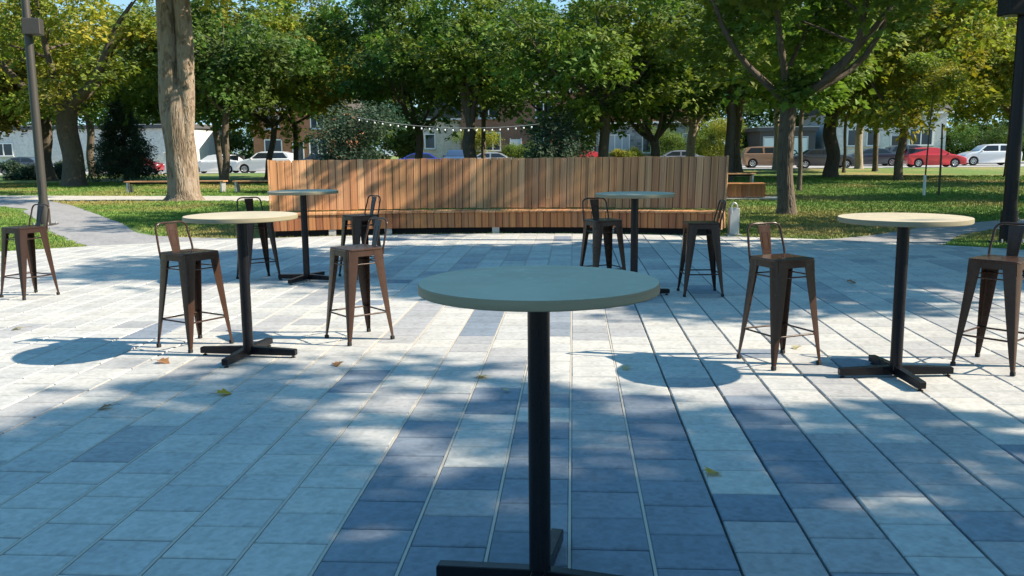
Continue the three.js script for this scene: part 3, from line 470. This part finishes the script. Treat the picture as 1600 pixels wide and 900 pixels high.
for (const [x, z, len, h, label] of [[42, -93, 22, 3.8, 'long dark hedge at far right behind the white car'], [13.6, -95, 9, 4.2, 'dark hedge between stone house and garage'], [-17.5, -95, 9, 4, 'dark hedge between orange brick house and pale house'], [-35, -94, 8, 4, 'dark hedge right of the low white building'], [66, -90, 24, 4.2, 'dark hedge furthest right beyond the cars']]) {
  const t = thing('hedge', label, 'hedge', [x, -0.03, z]), R = rng(Math.abs(x * 7 | 0)), cl = []; for (let i = 0; i < len * 5; i++) cl.push({ x: (R() - 0.5) * len, y: 0.3 + (h - 0.7) * R(), z: (R() - 0.5) * 1.2, r: 0.9 });
  for (let i = 0; i < len; i += 2) part('stem', tube([V(i - len / 2, 0, 0), V(i - len / 2 + 0.2, h * 0.5, 0.1), V(i - len / 2, h * 0.85, 0)], [0.06, 0.04, 0.02], 6, 4), M.bark, t);
  crownMesh(cl, 34, 'plain', M.leaf.dark, R, t, 'foliage');
}
shrub(5.2, -85.6, 1.6, 1.5, 'lime', 'low yellow green shrub right of stone house', 11);
// staked sapling
{
  const t = thing('sapling', 'slim young tree with white trunk guard on right lawn', 'sapling', [10.77, -0.03, -28.47]);
  part('stem', tube([V(0, 0, 0), V(0.03, 1.2, 0), V(0.08, 2.6, 0), V(0.12, 4.2, 0)], [0.028, 0.024, 0.02, 0.008], 8, 10), M.bark, t);
  part('trunk_guard', cyl(0.04, 0.042, 0.62, 0.005, 0.34, 0, 12), M.white, t);
  const R = rng(3), cl = []; for (let i = 0; i < 9; i++) cl.push({ x: 0.1 + (R() - 0.5) * 1.1, y: 2.9 + R() * 1.6, z: (R() - 0.5) * 1.1, r: 0.4 }); crownMesh(cl, 30, 'small', M.leaf.lime, R, t, 'crown');
  const s = thing('wooden_stake', 'dark wooden stake beside the white guarded sapling', 'stake', [11.33, -0.03, -28.75]);
  part('post', tube([V(0, -0.1, 0), V(0, 1.1, 0), V(-0.02, 2.2, 0)], [0.034, 0.032, 0.03], 8, 6), M.bark, s); part('strap', new THREE.TorusGeometry(0.045, 0.012, 6, 14).rotateX(Math.PI / 2).translate(-0.015, 1.75, 0), M.black, s);
}

// ------------------------------------------------------------------ lamp posts, wire of bulbs, pedestal, benches
function lampPost(x, z, r, boxX, boxY, mat, label) {
  const t = thing('lamp_post', label, 'lamp post', [x, -0.03, z]);
  part('base_plate', box(0.42, 0.03, 0.42, 0, 0.015, 0, 0.2, 0.006), mat, t);
  part('pole', [cyl(r * 0.8, r, 7.2, 0, 3.62, 0, 20), cyl(r * 1.18, r * 1.25, 0.5, 0, 0.27, 0, 20)], mat, t);
  for (const [a, b] of [[1, 1], [1, -1], [-1, 1], [-1, -1]]) part('anchor_bolt', cyl(0.014, 0.014, 0.05, a * 0.16, 0.055, b * 0.16, 8), M.galv, t);
  const bx = part('speaker_box', box(0.36, 0.34, 0.3, boxX, boxY, 0.06, 0.25, 0.02), mat, t);
  part('bracket', [box(0.2, 0.05, 0.06, boxX * 0.4, boxY - 0.08, 0.02), box(0.2, 0.05, 0.06, boxX * 0.4, boxY + 0.1, 0.02)], M.galv, bx);
  const head = part('lamp_head', new THREE.LatheGeometry([[0.02, 0.5], [0.2, 0.42], [0.26, 0.12], [0.24, 0.1], [0.1, 0.02], [0.09, -0.1]].map(([a, b]) => new THREE.Vector2(a, b)), 24), mat, t); head.position.y = 7.25;
  part('access_door', box(0.09, 0.3, 0.012, 0, 0.85, r * 0.97, 0, 0.004), mat, t);
}
lampPost(-11.58, -19.0, 0.095, 0.15, 4.22, M.polePaint, 'dark brown lamp post with grey box at the left edge');
lampPost(6.9, -14.7, 0.105, -0.19, 3.66, M.blackSteel, 'black lamp post at right edge behind the cut off stool');
{
  const t = thing('string_lights', 'wire of small unlit bulbs hung above the bench', 'string lights');
  const a = V(-8.1, 2.78, -33), b = V(-1.2, 2.42, -33), n = 24, P = (u) => V(a.x + (b.x - a.x) * u, a.y + (b.y - a.y) * u - 0.34 * 4 * u * (1 - u) * 0.8, a.z);
  const pts = []; for (let i = 0; i <= n; i++) pts.push(P(i / n));
  part('wire', tube(pts, [0.008, 0.008], 6, 72), M.galv, t);
  for (let i = 1; i < n; i++) { const p = P(i / n); const s = part('socket', cyl(0.018, 0.02, 0.05, p.x, p.y - 0.03, p.z, 8), M.black, t); part('bulb', new THREE.SphereGeometry(0.034, 10, 8).scale(1, 1.25, 1).translate(p.x, p.y - 0.085, p.z), M.lamp, s); }
}
{
  const t = thing('metal_pedestal', 'small grey metal pedestal beside right end of bench', 'pedestal', [2.82, -0.02, -15.98], 0.15);
  part('foot', box(0.26, 0.03, 0.24, 0, 0.015, 0, 0, 0.006), M.galv, t); part('body', box(0.17, 0.46, 0.15, 0, 0.26, 0, 0, 0.012), M.galv, t);
  part('pipe_loop', tube([V(-0.06, 0.4, 0.085), V(-0.065, 0.53, 0.085), V(-0.03, 0.585, 0.085), V(0.02, 0.56, 0.085), V(0.04, 0.5, 0.085)], [0.012, 0.012], 8, 20), M.galv, t);
}
function slabBench(x, z, len, turn, label) {
  const t = thing('slab_bench', label, 'bench', [x, -0.02, z], turn, 'long slab benches on the lawn');
  for (let k = 0; k < 4; k++) part('slat', box(len, 0.05, 0.105, 0, 0.425, (k - 1.5) * 0.118, 0, 0.008), M.wood[[6, 1, 5, 6][k]], t);
  for (const s of [-1, 1]) { part('leg', [box(0.07, 0.4, 0.42, s * (len / 2 - 0.12), 0.2, 0, 0, 0.008)], M.galv, t); }
  part('under_rail', box(len - 0.3, 0.06, 0.06, 0, 0.368, 0), M.black, t);
}
slabBench(-15.5, -34.4, 4.0, 0, 'long low bench partly hidden by the big mottled trunk');
slabBench(-11.2, -34.0, 3.6, 0.02, 'long low bench ending behind left end of curved bench');
slabBench(6.3, -38.6, 2.7, 0.03, 'dark slab bench far behind right end of curved bench');
{
  const t = thing('block_bench', 'plank clad block bench on concrete pad right of curved bench', 'bench', [4.35, -0.02, -27.6], -0.1);
  part('concrete_pad', box(3.4, 0.05, 1.1, 0.35, 0.015, 0), M.concrete, t);
  const R = rng(8); for (let i = 0; i < 20; i++) part(i ? `plank_${String(i).padStart(3, '0')}` : 'plank', box(0.128, 0.36, 0.03, -1.26 + i * 0.135, 0.25, 0.27, 0, 0.003), M.woodDeep[Math.floor(R() * 5)], t);
  part('seat_top', box(2.74, 0.04, 0.62, 0.02, 0.451, 0, 0, 0.006), M.woodDeep[1], t); part('core', box(2.6, 0.34, 0.5, 0.02, 0.25, 0), M.black, t);
  part('end_cladding', [box(0.03, 0.36, 0.52, 1.385, 0.25, 0), box(0.03, 0.36, 0.52, -1.345, 0.25, 0)], M.woodDeep[0], t);
}

// ------------------------------------------------------------------ cars parked along the street
function makeCar(name, label, kind, rgb, x, z, dir, cat = 'car') {
  const t = thing(name, label, cat, [x, -0.15, z], dir > 0 ? 0 : dir < 0 ? Math.PI : -Math.PI / 2, 'vehicles parked along the street');
  const paint = new THREE.MeshPhysicalMaterial({ color: lin(...rgb), roughness: 0.35, metalness: 0.1, clearcoat: 0.8, clearcoatRoughness: 0.08 });
  const K = { hatch: [4.3, 1.78, 0.66, 1.48, 0.34, [[-2.1, 0.92], [-1.95, 1.1], [-1.5, 1.42], [-0.9, 1.48], [-0.1, 1.46], [0.35, 1.38], [1.0, 0.98]], 0.93], sedan: [4.7, 1.82, 0.66, 1.45, 0.33, [[-1.75, 0.98], [-1.1, 1.38], [-0.5, 1.45], [0.1, 1.43], [0.5, 1.33], [1.15, 0.97]], 0.95], suv: [4.55, 1.88, 0.7, 1.68, 0.37, [[-2.2, 1.05], [-2.0, 1.5], [-1.6, 1.64], [-0.8, 1.68], [0.1, 1.66], [0.5, 1.55], [1.05, 1.1]], 1.07] }[kind];
  const [L, W, , H, wr, roof, belt] = K, xf = L / 2 - 0.85, xr = -L / 2 + 0.8, wy = wr;
  const s = new THREE.Shape(), arch = wr + 0.055; s.moveTo(-L / 2 + 0.05, 0.32); s.lineTo(xr - arch, 0.24); s.absarc(xr, wy, arch, Math.PI + 0.25, -0.25, true); s.lineTo(xf - arch, 0.22); s.absarc(xf, wy, arch, Math.PI + 0.25, -0.25, true); s.lineTo(L / 2 - 0.06, 0.28); s.quadraticCurveTo(L / 2 + 0.02, 0.5, L / 2 - 0.08, 0.68); s.quadraticCurveTo(L / 2 - 0.4, belt - 0.1, roof[roof.length - 1][0], belt + 0.02); s.lineTo(roof[0][0] + 0.1, belt + 0.03); s.quadraticCurveTo(-L / 2 - 0.02, belt, -L / 2, 0.75); s.closePath();
  const g = new THREE.ExtrudeGeometry(s, { depth: W - 0.2, bevelEnabled: true, bevelSize: 0.05, bevelThickness: 0.1, bevelSegments: 4, curveSegments: 10 }); g.translate(0, 0, -(W - 0.2) / 2); part('body', toCreasedNormals(g, 0.6), paint, t);
  // cabin: tapered towards the roof
  const taper = (geo, half) => { const p = geo.attributes.position; for (let i = 0; i < p.count; i++) { const k = Math.max(0, (p.getY(i) - belt) / (H - belt)); p.setZ(i, p.getZ(i) * (1 - 0.2 * k)); } geo.computeVertexNormals(); return geo; };
  const cs = new THREE.Shape([[roof[0][0] + 0.02, belt - 0.03], ...roof, [roof[roof.length - 1][0], belt - 0.03]].map(([a, b]) => new THREE.Vector2(a, b)));
  const cg = new THREE.ExtrudeGeometry(cs, { depth: W - 0.34, bevelEnabled: true, bevelSize: 0.015, bevelThickness: 0.05, bevelSegments: 2 }); cg.translate(0, 0, -(W - 0.34) / 2); const cabin = part('cabin', toCreasedNormals(taper(cg), 0.5), paint, t);
  const y0 = belt + 0.04, y1 = H - 0.1, xb = (y, back) => { const a = back ? roof : roof.slice().reverse(); for (let i = 0; i < a.length - 1; i++) if ((a[i][1] - y) * (a[i + 1][1] - y) <= 0) return a[i][0] + (a[i + 1][0] - a[i][0]) * (y - a[i][1]) / (a[i + 1][1] - a[i][1] || 1); return 0; };
  for (const sd of [-1, 1]) for (const [u0, u1] of [[0, 0.47], [0.52, 1]]) {
    const lo = [xb(y0, true) + 0.14, xb(y0, false) - 0.12], hi = [xb(y1, true) + 0.16, xb(y1, false) - 0.06], mixx = (r, u) => r[0] + (r[1] - r[0]) * u;
    const ws = new THREE.Shape([[mixx(lo, u0), y0], [mixx(lo, u1), y0], [Math.min(mixx(hi, u1), mixx(lo, u1)), y1], [Math.max(mixx(hi, u0), mixx(lo, u0) - 0.02), y1]].map(([a, b]) => new THREE.Vector2(a, b)));
    const wg = new THREE.ExtrudeGeometry(ws, { depth: 0.012, bevelEnabled: false }); const zz = (W - 0.34) / 2 + 0.05; wg.translate(0, 0, sd > 0 ? zz - 0.004 : -zz - 0.008); part('side_window', taper(wg), M.glass, cabin);
  }
  for (const back of [true, false]) { const hw = W / 2 - 0.2, A = [xb(y0, back), y0], B = [xb(H - 0.08, back), H - 0.08], n = back ? -1 : 1, dx = B[0] - A[0], dy = B[1] - A[1], ll = Math.hypot(dx, dy), o = [n * Math.abs(dy) / ll * 0.022, Math.abs(dx) / ll * 0.022]; const k = 0.2 * 0.85; const p = [[A[0] + o[0], A[1] + o[1], hw], [A[0] + o[0], A[1] + o[1], -hw], [B[0] + o[0], B[1] + o[1], -hw * (1 - k)], [B[0] + o[0], B[1] + o[1], hw * (1 - k)]]; const wg = new THREE.BufferGeometry(); wg.setAttribute('position', new THREE.Float32BufferAttribute([p[0], p[1], p[2], p[0], p[2], p[3]].flat(), 3)); wg.setAttribute('uv', new THREE.Float32BufferAttribute(new Float32Array(12), 2)); wg.computeVertexNormals(); part(back ? 'rear_window' : 'windscreen', wg, M.glass, cabin); }
  for (const wx of [xr, xf]) for (const sd of [-1, 1]) {
    const w = new THREE.Group(); w.name = 'wheel'; w.position.set(wx, wy, sd * (W / 2 - 0.12)); t.add(w);
    part('tyre', new THREE.LatheGeometry([[wr * 0.62, -0.1], [wr * 0.9, -0.11], [wr, -0.08], [wr, 0.08], [wr * 0.9, 0.11], [wr * 0.62, 0.1]].map(([a, b]) => new THREE.Vector2(a, b)), 28).rotateX(Math.PI / 2), M.rubber, w);
    const sp = [new THREE.CylinderGeometry(wr * 0.2, wr * 0.2, 0.15, 12).rotateX(Math.PI / 2), new THREE.TorusGeometry(wr * 0.58, wr * 0.06, 6, 24).translate(0, 0, sd * 0.08)]; for (let k = 0; k < 6; k++) sp.push(box(wr * 0.14, wr * 0.56, 0.03, 0, wr * 0.32, sd * 0.075).rotateZ(k * Math.PI / 3)); part('rim', sp, M.chrome, w);
  }
  for (const sd of [-1, 1]) { part('headlight', box(0.16, 0.12, 0.36, L / 2 - 0.09, 0.66, sd * (W / 2 - 0.3), 0, 0.03), M.lamp, t); part('tail_light', box(0.12, 0.16, 0.26, -L / 2 + 0.05, 0.82, sd * (W / 2 - 0.24), 0, 0.03), M.tailRed, t); part('wing_mirror', box(0.12, 0.12, 0.2, roof[roof.length - 1][0] - 0.22, belt + 0.08, sd * (W / 2 + 0.02), 0, 0.04), paint, t); }
  part('number_plate', box(0.02, 0.11, 0.5, -L / 2 - 0.012, 0.52, 0), M.white, t);
}
makeCar('parked_car', 'red hatchback parked beside the white sport utility car', 'hatch', [0.55, 0.02, 0.025], 27.3, -70.8, 1);
makeCar('parked_car', 'white sport utility car facing left at far right', 'suv', [0.78, 0.78, 0.78], 33.4, -75.6, -1);
makeCar('parked_car', 'dark sedan behind the pale trunk and black stem', 'sedan', [0.02, 0.02, 0.025], 19.2, -71, 1);
makeCar('parked_car', 'tan car partly hidden by the nearest maple', 'suv', [0.28, 0.16, 0.09], 15.8, -74.2, 1);
makeCar('parked_car', 'navy car left of the red hatchback', 'sedan', [0.02, 0.03, 0.05], 24.4, -76.5, -1);
makeCar('parked_car', 'dark grey car whose roof shows behind the red hatchback', 'suv', [0.06, 0.065, 0.07], 28.6, -78.6, 1);
makeCar('parked_car', 'dark car behind the right lamp post', 'sedan', [0.025, 0.03, 0.04], 40.4, -76, 1);
makeCar('parked_car', 'white hatchback seen left of the dark trunk pair', 'hatch', [0.76, 0.76, 0.75], -28.4, -70.4, -1);
makeCar('parked_car', 'white sport utility car left of the curved bench', 'suv', [0.76, 0.75, 0.72], -24.0, -69.6, -1);
makeCar('parked_car', 'black sedan roof showing above left end of bench', 'sedan', [0.02, 0.02, 0.025], -20.5, -74.5, 1);
makeCar('parked_car', 'blue car showing above left third of bench', 'sedan', [0.03, 0.04, 0.32], -12.5, -72.5, -1);
makeCar('parked_car', 'dark blue car seen from behind above the bench', 'suv', [0.03, 0.045, 0.09], -9.9, -77, 0);
makeCar('parked_car', 'silver sedan roof before the brick house', 'sedan', [0.32, 0.33, 0.35], -6.2, -72.5, 1);
makeCar('parked_car', 'red car roof showing above middle of bench', 'hatch', [0.6, 0.03, 0.02], 1.5, -72.5, 1);
makeCar('parked_car', 'grey sedan roof before the grey stone house', 'sedan', [0.2, 0.21, 0.23], 8.2, -72.8, -1);
makeCar('parked_car', 'dark car at the far left edge before white building', 'sedan', [0.05, 0.055, 0.07], -43.5, -70, 1);
makeCar('parked_car', 'dark red car behind the stout forked trunk', 'hatch', [0.25, 0.02, 0.03], -36.4, -73.5, 1);
{
  const t = thing('utility_cabinet', 'tall white street cabinet right of big mottled trunk', 'cabinet', [-30.2, -0.15, -66.6]);
  part('body', box(0.95, 1.55, 0.7, 0, 0.85, 0, 0, 0.03), M.white, t); part('roof_cap', box(1.05, 0.07, 0.8, 0, 1.66, 0, 0, 0.02), M.white, t); part('door_handle', box(0.04, 0.2, 0.03, 0.3, 0.9, 0.36), M.black, t); part('plinth', box(0.9, 0.14, 0.66, 0, 0.05, 0), M.concrete, t);
}

// ------------------------------------------------------------------ houses across the street
const W3 = {
  white: std({ color: lin(0.66, 0.66, 0.64), roughness: 0.85, map: rep(concTex, 0.25) }), brick: std({ color: lin(0.30, 0.155, 0.10), roughness: 0.95, map: rep(concTex, 0.6) }), red: std({ color: lin(0.42, 0.19, 0.10), roughness: 0.95, map: rep(concTex, 0.6) }), stone: std({ color: lin(0.40, 0.41, 0.42), roughness: 0.95, map: rep(stoneTex, 0.28) }), cream: std({ color: lin(0.66, 0.58, 0.48), roughness: 0.9, map: rep(concTex, 0.3) }),
  roof: std({ color: lin(0.09, 0.085, 0.085), roughness: 0.95, map: rep(asphTex, 0.6) }), roofRed: std({ color: lin(0.36, 0.17, 0.10), roughness: 0.9, map: rep(asphTex, 0.6) }), dark: std({ color: lin(0.07, 0.07, 0.075), roughness: 0.8 }), pane: std({ color: lin(0.03, 0.04, 0.05), roughness: 0.05 }), curtain: std({ color: lin(0.4, 0.42, 0.44), roughness: 0.8 }),
};
function house(name, label, x, z, w, d, h, wall, roof, wins, o = {}) {
  const t = thing(name, label, 'building', [x, -0.03, z]);
  const wg = new THREE.BoxGeometry(w, h, d).translate(0, h / 2, -d / 2); { const p = wg.attributes.position, n = wg.attributes.normal, uv = wg.attributes.uv; for (let i = 0; i < p.count; i++) uv.setXY(i, Math.abs(n.getX(i)) > 0.5 ? p.getZ(i) : p.getX(i), p.getY(i)); }
  part('wall', wg, wall, t); part('foundation', box(w + 0.06, 0.5, d + 0.06, 0, 0.25, -d / 2), M.concrete, t);
  if (roof) {
    const rh = o.rh ?? 2.4, ov = 0.45, sh = o.gable ? new THREE.Shape([[-w / 2 - ov, 0], [w / 2 + ov, 0], [0, rh]].map(([a, b]) => new THREE.Vector2(a, b))) : new THREE.Shape([[-d / 2 - ov, 0], [d / 2 + ov, 0], [0, rh]].map(([a, b]) => new THREE.Vector2(a, b)));
    const g = new THREE.ExtrudeGeometry(sh, { depth: (o.gable ? d : w) + 2 * ov, bevelEnabled: false }); g.translate(0, 0, -((o.gable ? d : w) / 2 + ov)); if (!o.gable) g.rotateY(Math.PI / 2); g.translate(0, h + 0.003, -d / 2); const rf = part('roof', g, roof, t);
    if (o.chimney) part('chimney', box(0.8, 1.8, 0.7, w * 0.28, h + rh * 0.75, -d / 2), W3.brick, rf);
    part('eaves_board', box(w + 0.9, 0.18, 0.05, 0, h - 0.06, 0.43), M.white, rf);
  } else { const rf = part('roof', box(w + 0.5, 0.35, d + 0.5, 0, h + 0.172, -d / 2), W3.dark, t); part('parapet_cap', box(w + 0.56, 0.06, d + 0.56, 0, h + 0.378, -d / 2), M.galv, rf); }
  for (const [wx, wy, ww, wh, n = 2, cur = 0] of wins) {
    const f = part('window', [box(ww, 0.1, 0.12, wx, wy + wh / 2, 0.03), box(ww, 0.1, 0.12, wx, wy - wh / 2, 0.03), ...Array.from({ length: n + 1 }, (_, i) => box(0.1, wh - 0.1, 0.12, wx - ww / 2 + 0.05 + (ww - 0.1) * i / n, wy, 0.028))], M.white, t);
    for (let i = 0; i < n; i++) part('pane', box((ww - 0.1) / n - 0.1, wh - 0.1, 0.03, wx - ww / 2 + 0.05 + (ww - 0.1) * (i + 0.5) / n, wy, 0.012), cur ? W3.curtain : W3.pane, f);
    part('sill', box(ww + 0.2, 0.07, 0.2, wx, wy - wh / 2 - 0.087, 0.09), M.kerb, f);
  }
  if (o.door) { const [dx, dw, dh, m] = o.door; const dr = part('door', box(dw, dh, 0.08, dx, dh / 2 + 0.3, 0.035), m, t); part('handle', box(0.06, 0.12, 0.08, dx + dw * 0.36, dh / 2 + 0.2, 0.1), M.black, dr); part('door_frame', [box(0.1, dh + 0.1, 0.12, dx - dw / 2 - 0.05, dh / 2 + 0.35, 0.03), box(0.1, dh + 0.1, 0.12, dx + dw / 2 + 0.05, dh / 2 + 0.35, 0.03)], M.white, dr); }
  return t;
}
house('low_building', 'low white flat roofed building at the far left', -50, -86, 26, 10, 3.9, W3.white, null, [[-6, 2, 2, 1.2], [5, 2, 2, 1.2]]);
house('brick_house', 'orange brick house behind the white parked cars', -27, -88, 9, 9, 5.6, W3.red, W3.roof, [[-2.5, 2, 1.8, 1.4], [2, 2, 1.8, 1.4], [-2.5, 4.4, 1.4, 1.3], [2, 4.4, 1.4, 1.3]], { door: [0, 0.95, 2.1, W3.dark] });
house('pale_house', 'pale cream house in gap between dark maple and brick house', -13.3, -90, 4.4, 8, 4.6, W3.cream, W3.roof, [[-0.9, 2.4, 1.1, 1.4, 1]], { gable: true, rh: 1.8 });
house('brick_house', 'brown brick house with white windows behind the many stemmed tree', -5, -88, 11.6, 10, 7, W3.brick, W3.roof, [[-3.1, 2.3, 2.3, 1.7, 3], [2.2, 2.2, 1.6, 1.7, 2], [-3.1, 5.3, 2, 1.5, 2], [2.2, 5.3, 1.6, 1.5, 2]], { door: [-0.5, 0.95, 2.2, M.white], chimney: true });
house('stone_house', 'grey stone house with white picture windows behind middle of bench', 7, -88, 9.4, 9, 4.0, W3.stone, W3.roofRed, [[-2.6, 1.95, 2.2, 1.7, 3, 1], [0.9, 1.95, 2.5, 1.7, 3], [3.9, 2.0, 0.9, 1.7, 1, 1], [-4.2, 2.1, 0.6, 1.4, 1]], { gable: true, rh: 3.2 });
{
  const t = house('garage', 'low dark garage with white graffiti covered door', 20.4, -88, 5.2, 7, 3.0, W3.dark, null, []);
  const cv = document.createElement('canvas'); cv.width = 512; cv.height = 320; const c = cv.getContext('2d'); c.fillStyle = '#d7dde0'; c.fillRect(0, 0, 512, 320); c.strokeStyle = '#11161c'; c.lineCap = 'round';
  for (const [w, ...p] of [[16, 60, 210, 110, 150, 150, 210, 190, 140], [20, 180, 120, 230, 90, 250, 160, 210, 220], [18, 250, 200, 300, 130, 340, 190, 310, 240], [14, 330, 150, 380, 170, 420, 230, 460, 250], [24, 140, 240, 200, 250, 230, 230], [12, 270, 90, 300, 110, 350, 120], [16, 360, 220, 400, 200, 430, 240]]) { c.lineWidth = w; c.beginPath(); c.moveTo(p[0], p[1]); for (let i = 2; i < p.length; i += 2) c.lineTo(p[i], p[i + 1]); c.stroke(); }
  const tx = new THREE.CanvasTexture(cv); tx.colorSpace = THREE.SRGBColorSpace; const gm = std({ map: tx, roughness: 0.6 });
  const d = part('garage_door', box(4.0, 2.3, 0.06, -0.2, 1.2, 0.033), gm, t); part('door_frame', [box(0.12, 2.4, 0.1, -2.26, 1.2, 0.04), box(0.12, 2.4, 0.1, 1.86, 1.2, 0.04), box(4.24, 0.1, 0.1, -0.2, 2.45, 0.04)], M.galv, d);
}
house('white_house', 'white sided house behind the sedan and red hatchback', 29.5, -88, 11, 9, 4.6, W3.white, W3.roof, [[-3, 2.3, 1.2, 1.5, 1], [-1.2, 2.3, 1.2, 1.5, 1], [3.2, 2.3, 2.2, 1.5, 2]], { door: [1, 0.95, 2.1, W3.dark] });
{
  const t = thing('brick_pillar', 'short orange brick pillar by the red car roof', 'pillar', [-0.6, -0.03, -82.2]);
  part('shaft', box(0.75, 2.2, 0.6, 0, 1.1, 0), W3.red, t); part('cap', box(0.9, 0.12, 0.75, 0, 2.262, 0, 0, 0.02), M.kerb, t);
}

// ------------------------------------------------------------------ lawn blades (uncountable)
{
  const R = rng(99), gs = []; for (let i = 0; i < 9; i++) { const a = R() * 6.28, r = 0.05 * R(), h = 0.03 + 0.035 * R(), w = 0.006, bx = Math.cos(a) * r, bz = Math.sin(a) * r, lx = (R() - 0.5) * 0.05, lz = (R() - 0.5) * 0.05, c = Math.cos(a + 1) * w, s = Math.sin(a + 1) * w; const g = new THREE.BufferGeometry(); g.setAttribute('position', new THREE.Float32BufferAttribute([bx - c, 0, bz - s, bx + c, 0, bz + s, bx + lx, h, bz + lz], 3)); g.setAttribute('uv', new THREE.Float32BufferAttribute(new Float32Array(6), 2)); g.computeVertexNormals(); gs.push(g); }
  const tuft = mergeGeometries(gs), mat = std({ color: lin(1, 1, 1), roughness: 0.9, side: THREE.DoubleSide }), N = 90000, im = shadows(new THREE.InstancedMesh(tuft, mat, N)), m = new THREE.Matrix4(), q = new THREE.Quaternion();
  const inPath = (x, z) => { if (Math.hypot(x - PC.x, z - PC.z) < PR + 0.04) return true; const pL = [[-7.3, -13.8, -4.4, -15.6], [-8.12, -14.43, -7.86, -16.4], [-10.34, -17.1, -10.07, -19.44], [-12.3, -19.95, -12.28, -22.43], [-14.84, -23.35, -15.3, -26.5], [-16.9, -25.7, -18.2, -29.65], [-28, -31, -27, -36]]; for (let i = 0; i < 6; i++) if (inQuad(x, z, pL[i], pL[i + 1])) return true; const pR = [[3.6, -15.0, 5.0, -14.0], [5.2, -16, 5.75, -14.35], [7.4, -18.3, 7.6, -16.9], [12, -20.6, 12.5, -18.7], [30, -24, 30, -21.2]]; for (let i = 0; i < 4; i++) if (inQuad(x, z, pR[i], pR[i + 1])) return true; const gp = [[-60, -29.2, -60, -35.2], [-30, -29.8, -30, -34.2], [-16, -28.9, -16, -31.9], [-9, -27.9, -9, -31.2], [0, -27.6, 0, -31]]; for (let i = 0; i < 4; i++) if (inQuad(x, z, gp[i], gp[i + 1])) return true; return false; };
  function inQuad(x, z, a, b) { const P = [[a[0], a[1]], [b[0], b[1]], [b[2], b[3]], [a[2], a[3]]]; let s = 0; for (let i = 0; i < 4; i++) { const p = P[i], w = P[(i + 1) % 4], c = (w[0] - p[0]) * (z - p[1]) - (w[1] - p[1]) * (x - p[0]); if (Math.abs(c) < 1e-9) continue; if (s && Math.sign(c) !== s) return false; s = Math.sign(c); } return true; }
  let n = 0; while (n < N) {
    const dz = 12.8 + 34 * Math.pow(R(), 1.7), x = -0.068 * dz + (R() * 2 - 1) * dz * 0.66, z = -dz; if (inPath(x, z)) continue;
    const k = (0.8 + 0.7 * R()) * (1 + dz / 60); q.setFromAxisAngle(V(0, 1, 0), R() * 6.28); m.compose(V(x, -0.03, z), q, V(k, k * 0.5, k)); im.setMatrixAt(n, m);
    const p = nA(x * 0.09, -z * 0.09) * 0.6 + nD(x * 0.09, -z * 0.09) * 0.4, d = Math.min(1, Math.max(0, (p - 0.47) * 4.2)), f = 0.75 + 0.6 * R(); im.setColorAt(n++, lin((0.105 * (1 - d) + 0.26 * d) * f, (0.19 * (1 - d) + 0.215 * d) * f, (0.03 * (1 - d) + 0.07 * d) * f));
  }
  im.name = 'grass_blades'; im.userData.kind = 'stuff'; tag(im, 'short mown grass blades over the lawns', 'grass'); scene.add(im);
}
// ------------------------------------------------------------------ fallen leaves on the pavers
{
  const R = rng(12), yel = leafMat(0.55, 0.36, 0.03), bro = leafMat(0.34, 0.17, 0.07), pale = leafMat(0.5, 0.45, 0.25);
  const blade = maple.toNonIndexed();
  for (const [x, z, s, m, label] of [[-0.612, -5.883, 0.11, yel, 'bright yellow leaf on pavers just left of nearest table post'], [-2.212, -5.401, 0.11, yel, 'ochre leaf on pavers below the left table base'], [-2.815, -5.069, 0.09, bro, 'small tan leaf on pavers at far left in dappled shade'], [-3.001, -6.246, 0.11, bro, 'tan leaf on pavers between table shadow and left table base'], [0.659, -4.106, 0.1, yel, 'yellow leaf on shaded pavers right of nearest table post'], [3.138, -10.225, 0.13, bro, 'curled brown leaf on pavers left of right table column'], [0.372, -6.141, 0.09, pale, 'green leaf in the round shadow of the right table'], [1.707, -6.821, 0.09, pale, 'pale leaf by the feet of the stool left of cream table'], [-4.872, -7.442, 0.12, pale, 'pale leaf above the round shadow at left edge'], [-1.686, -6.201, 0.1, bro, 'brown leaf on pavers below the stool right of left table'], [-0.42, -5.52, 0.05, pale, 'tiny pale leaf scrap near nearest table post']]) {
    const t = thing('fallen_leaf', label, 'leaf', [x, 0.006, z], R() * 6.28, 'fallen leaves on the pavers');
    const g = blade.clone().scale(s, s, s); g.rotateX(0.12); g.translate(-s * 0.4, 0.012, 0); part('blade', g, m, t); part('stalk', tube([V(-s * 0.38, 0.01, 0), V(-s * 0.65, 0.014, 0.01), V(-s * 0.95, 0.004, 0.02)], [0.0016, 0.001], 5, 6), bro, t);
  }
}
renderer.render(scene, camera);
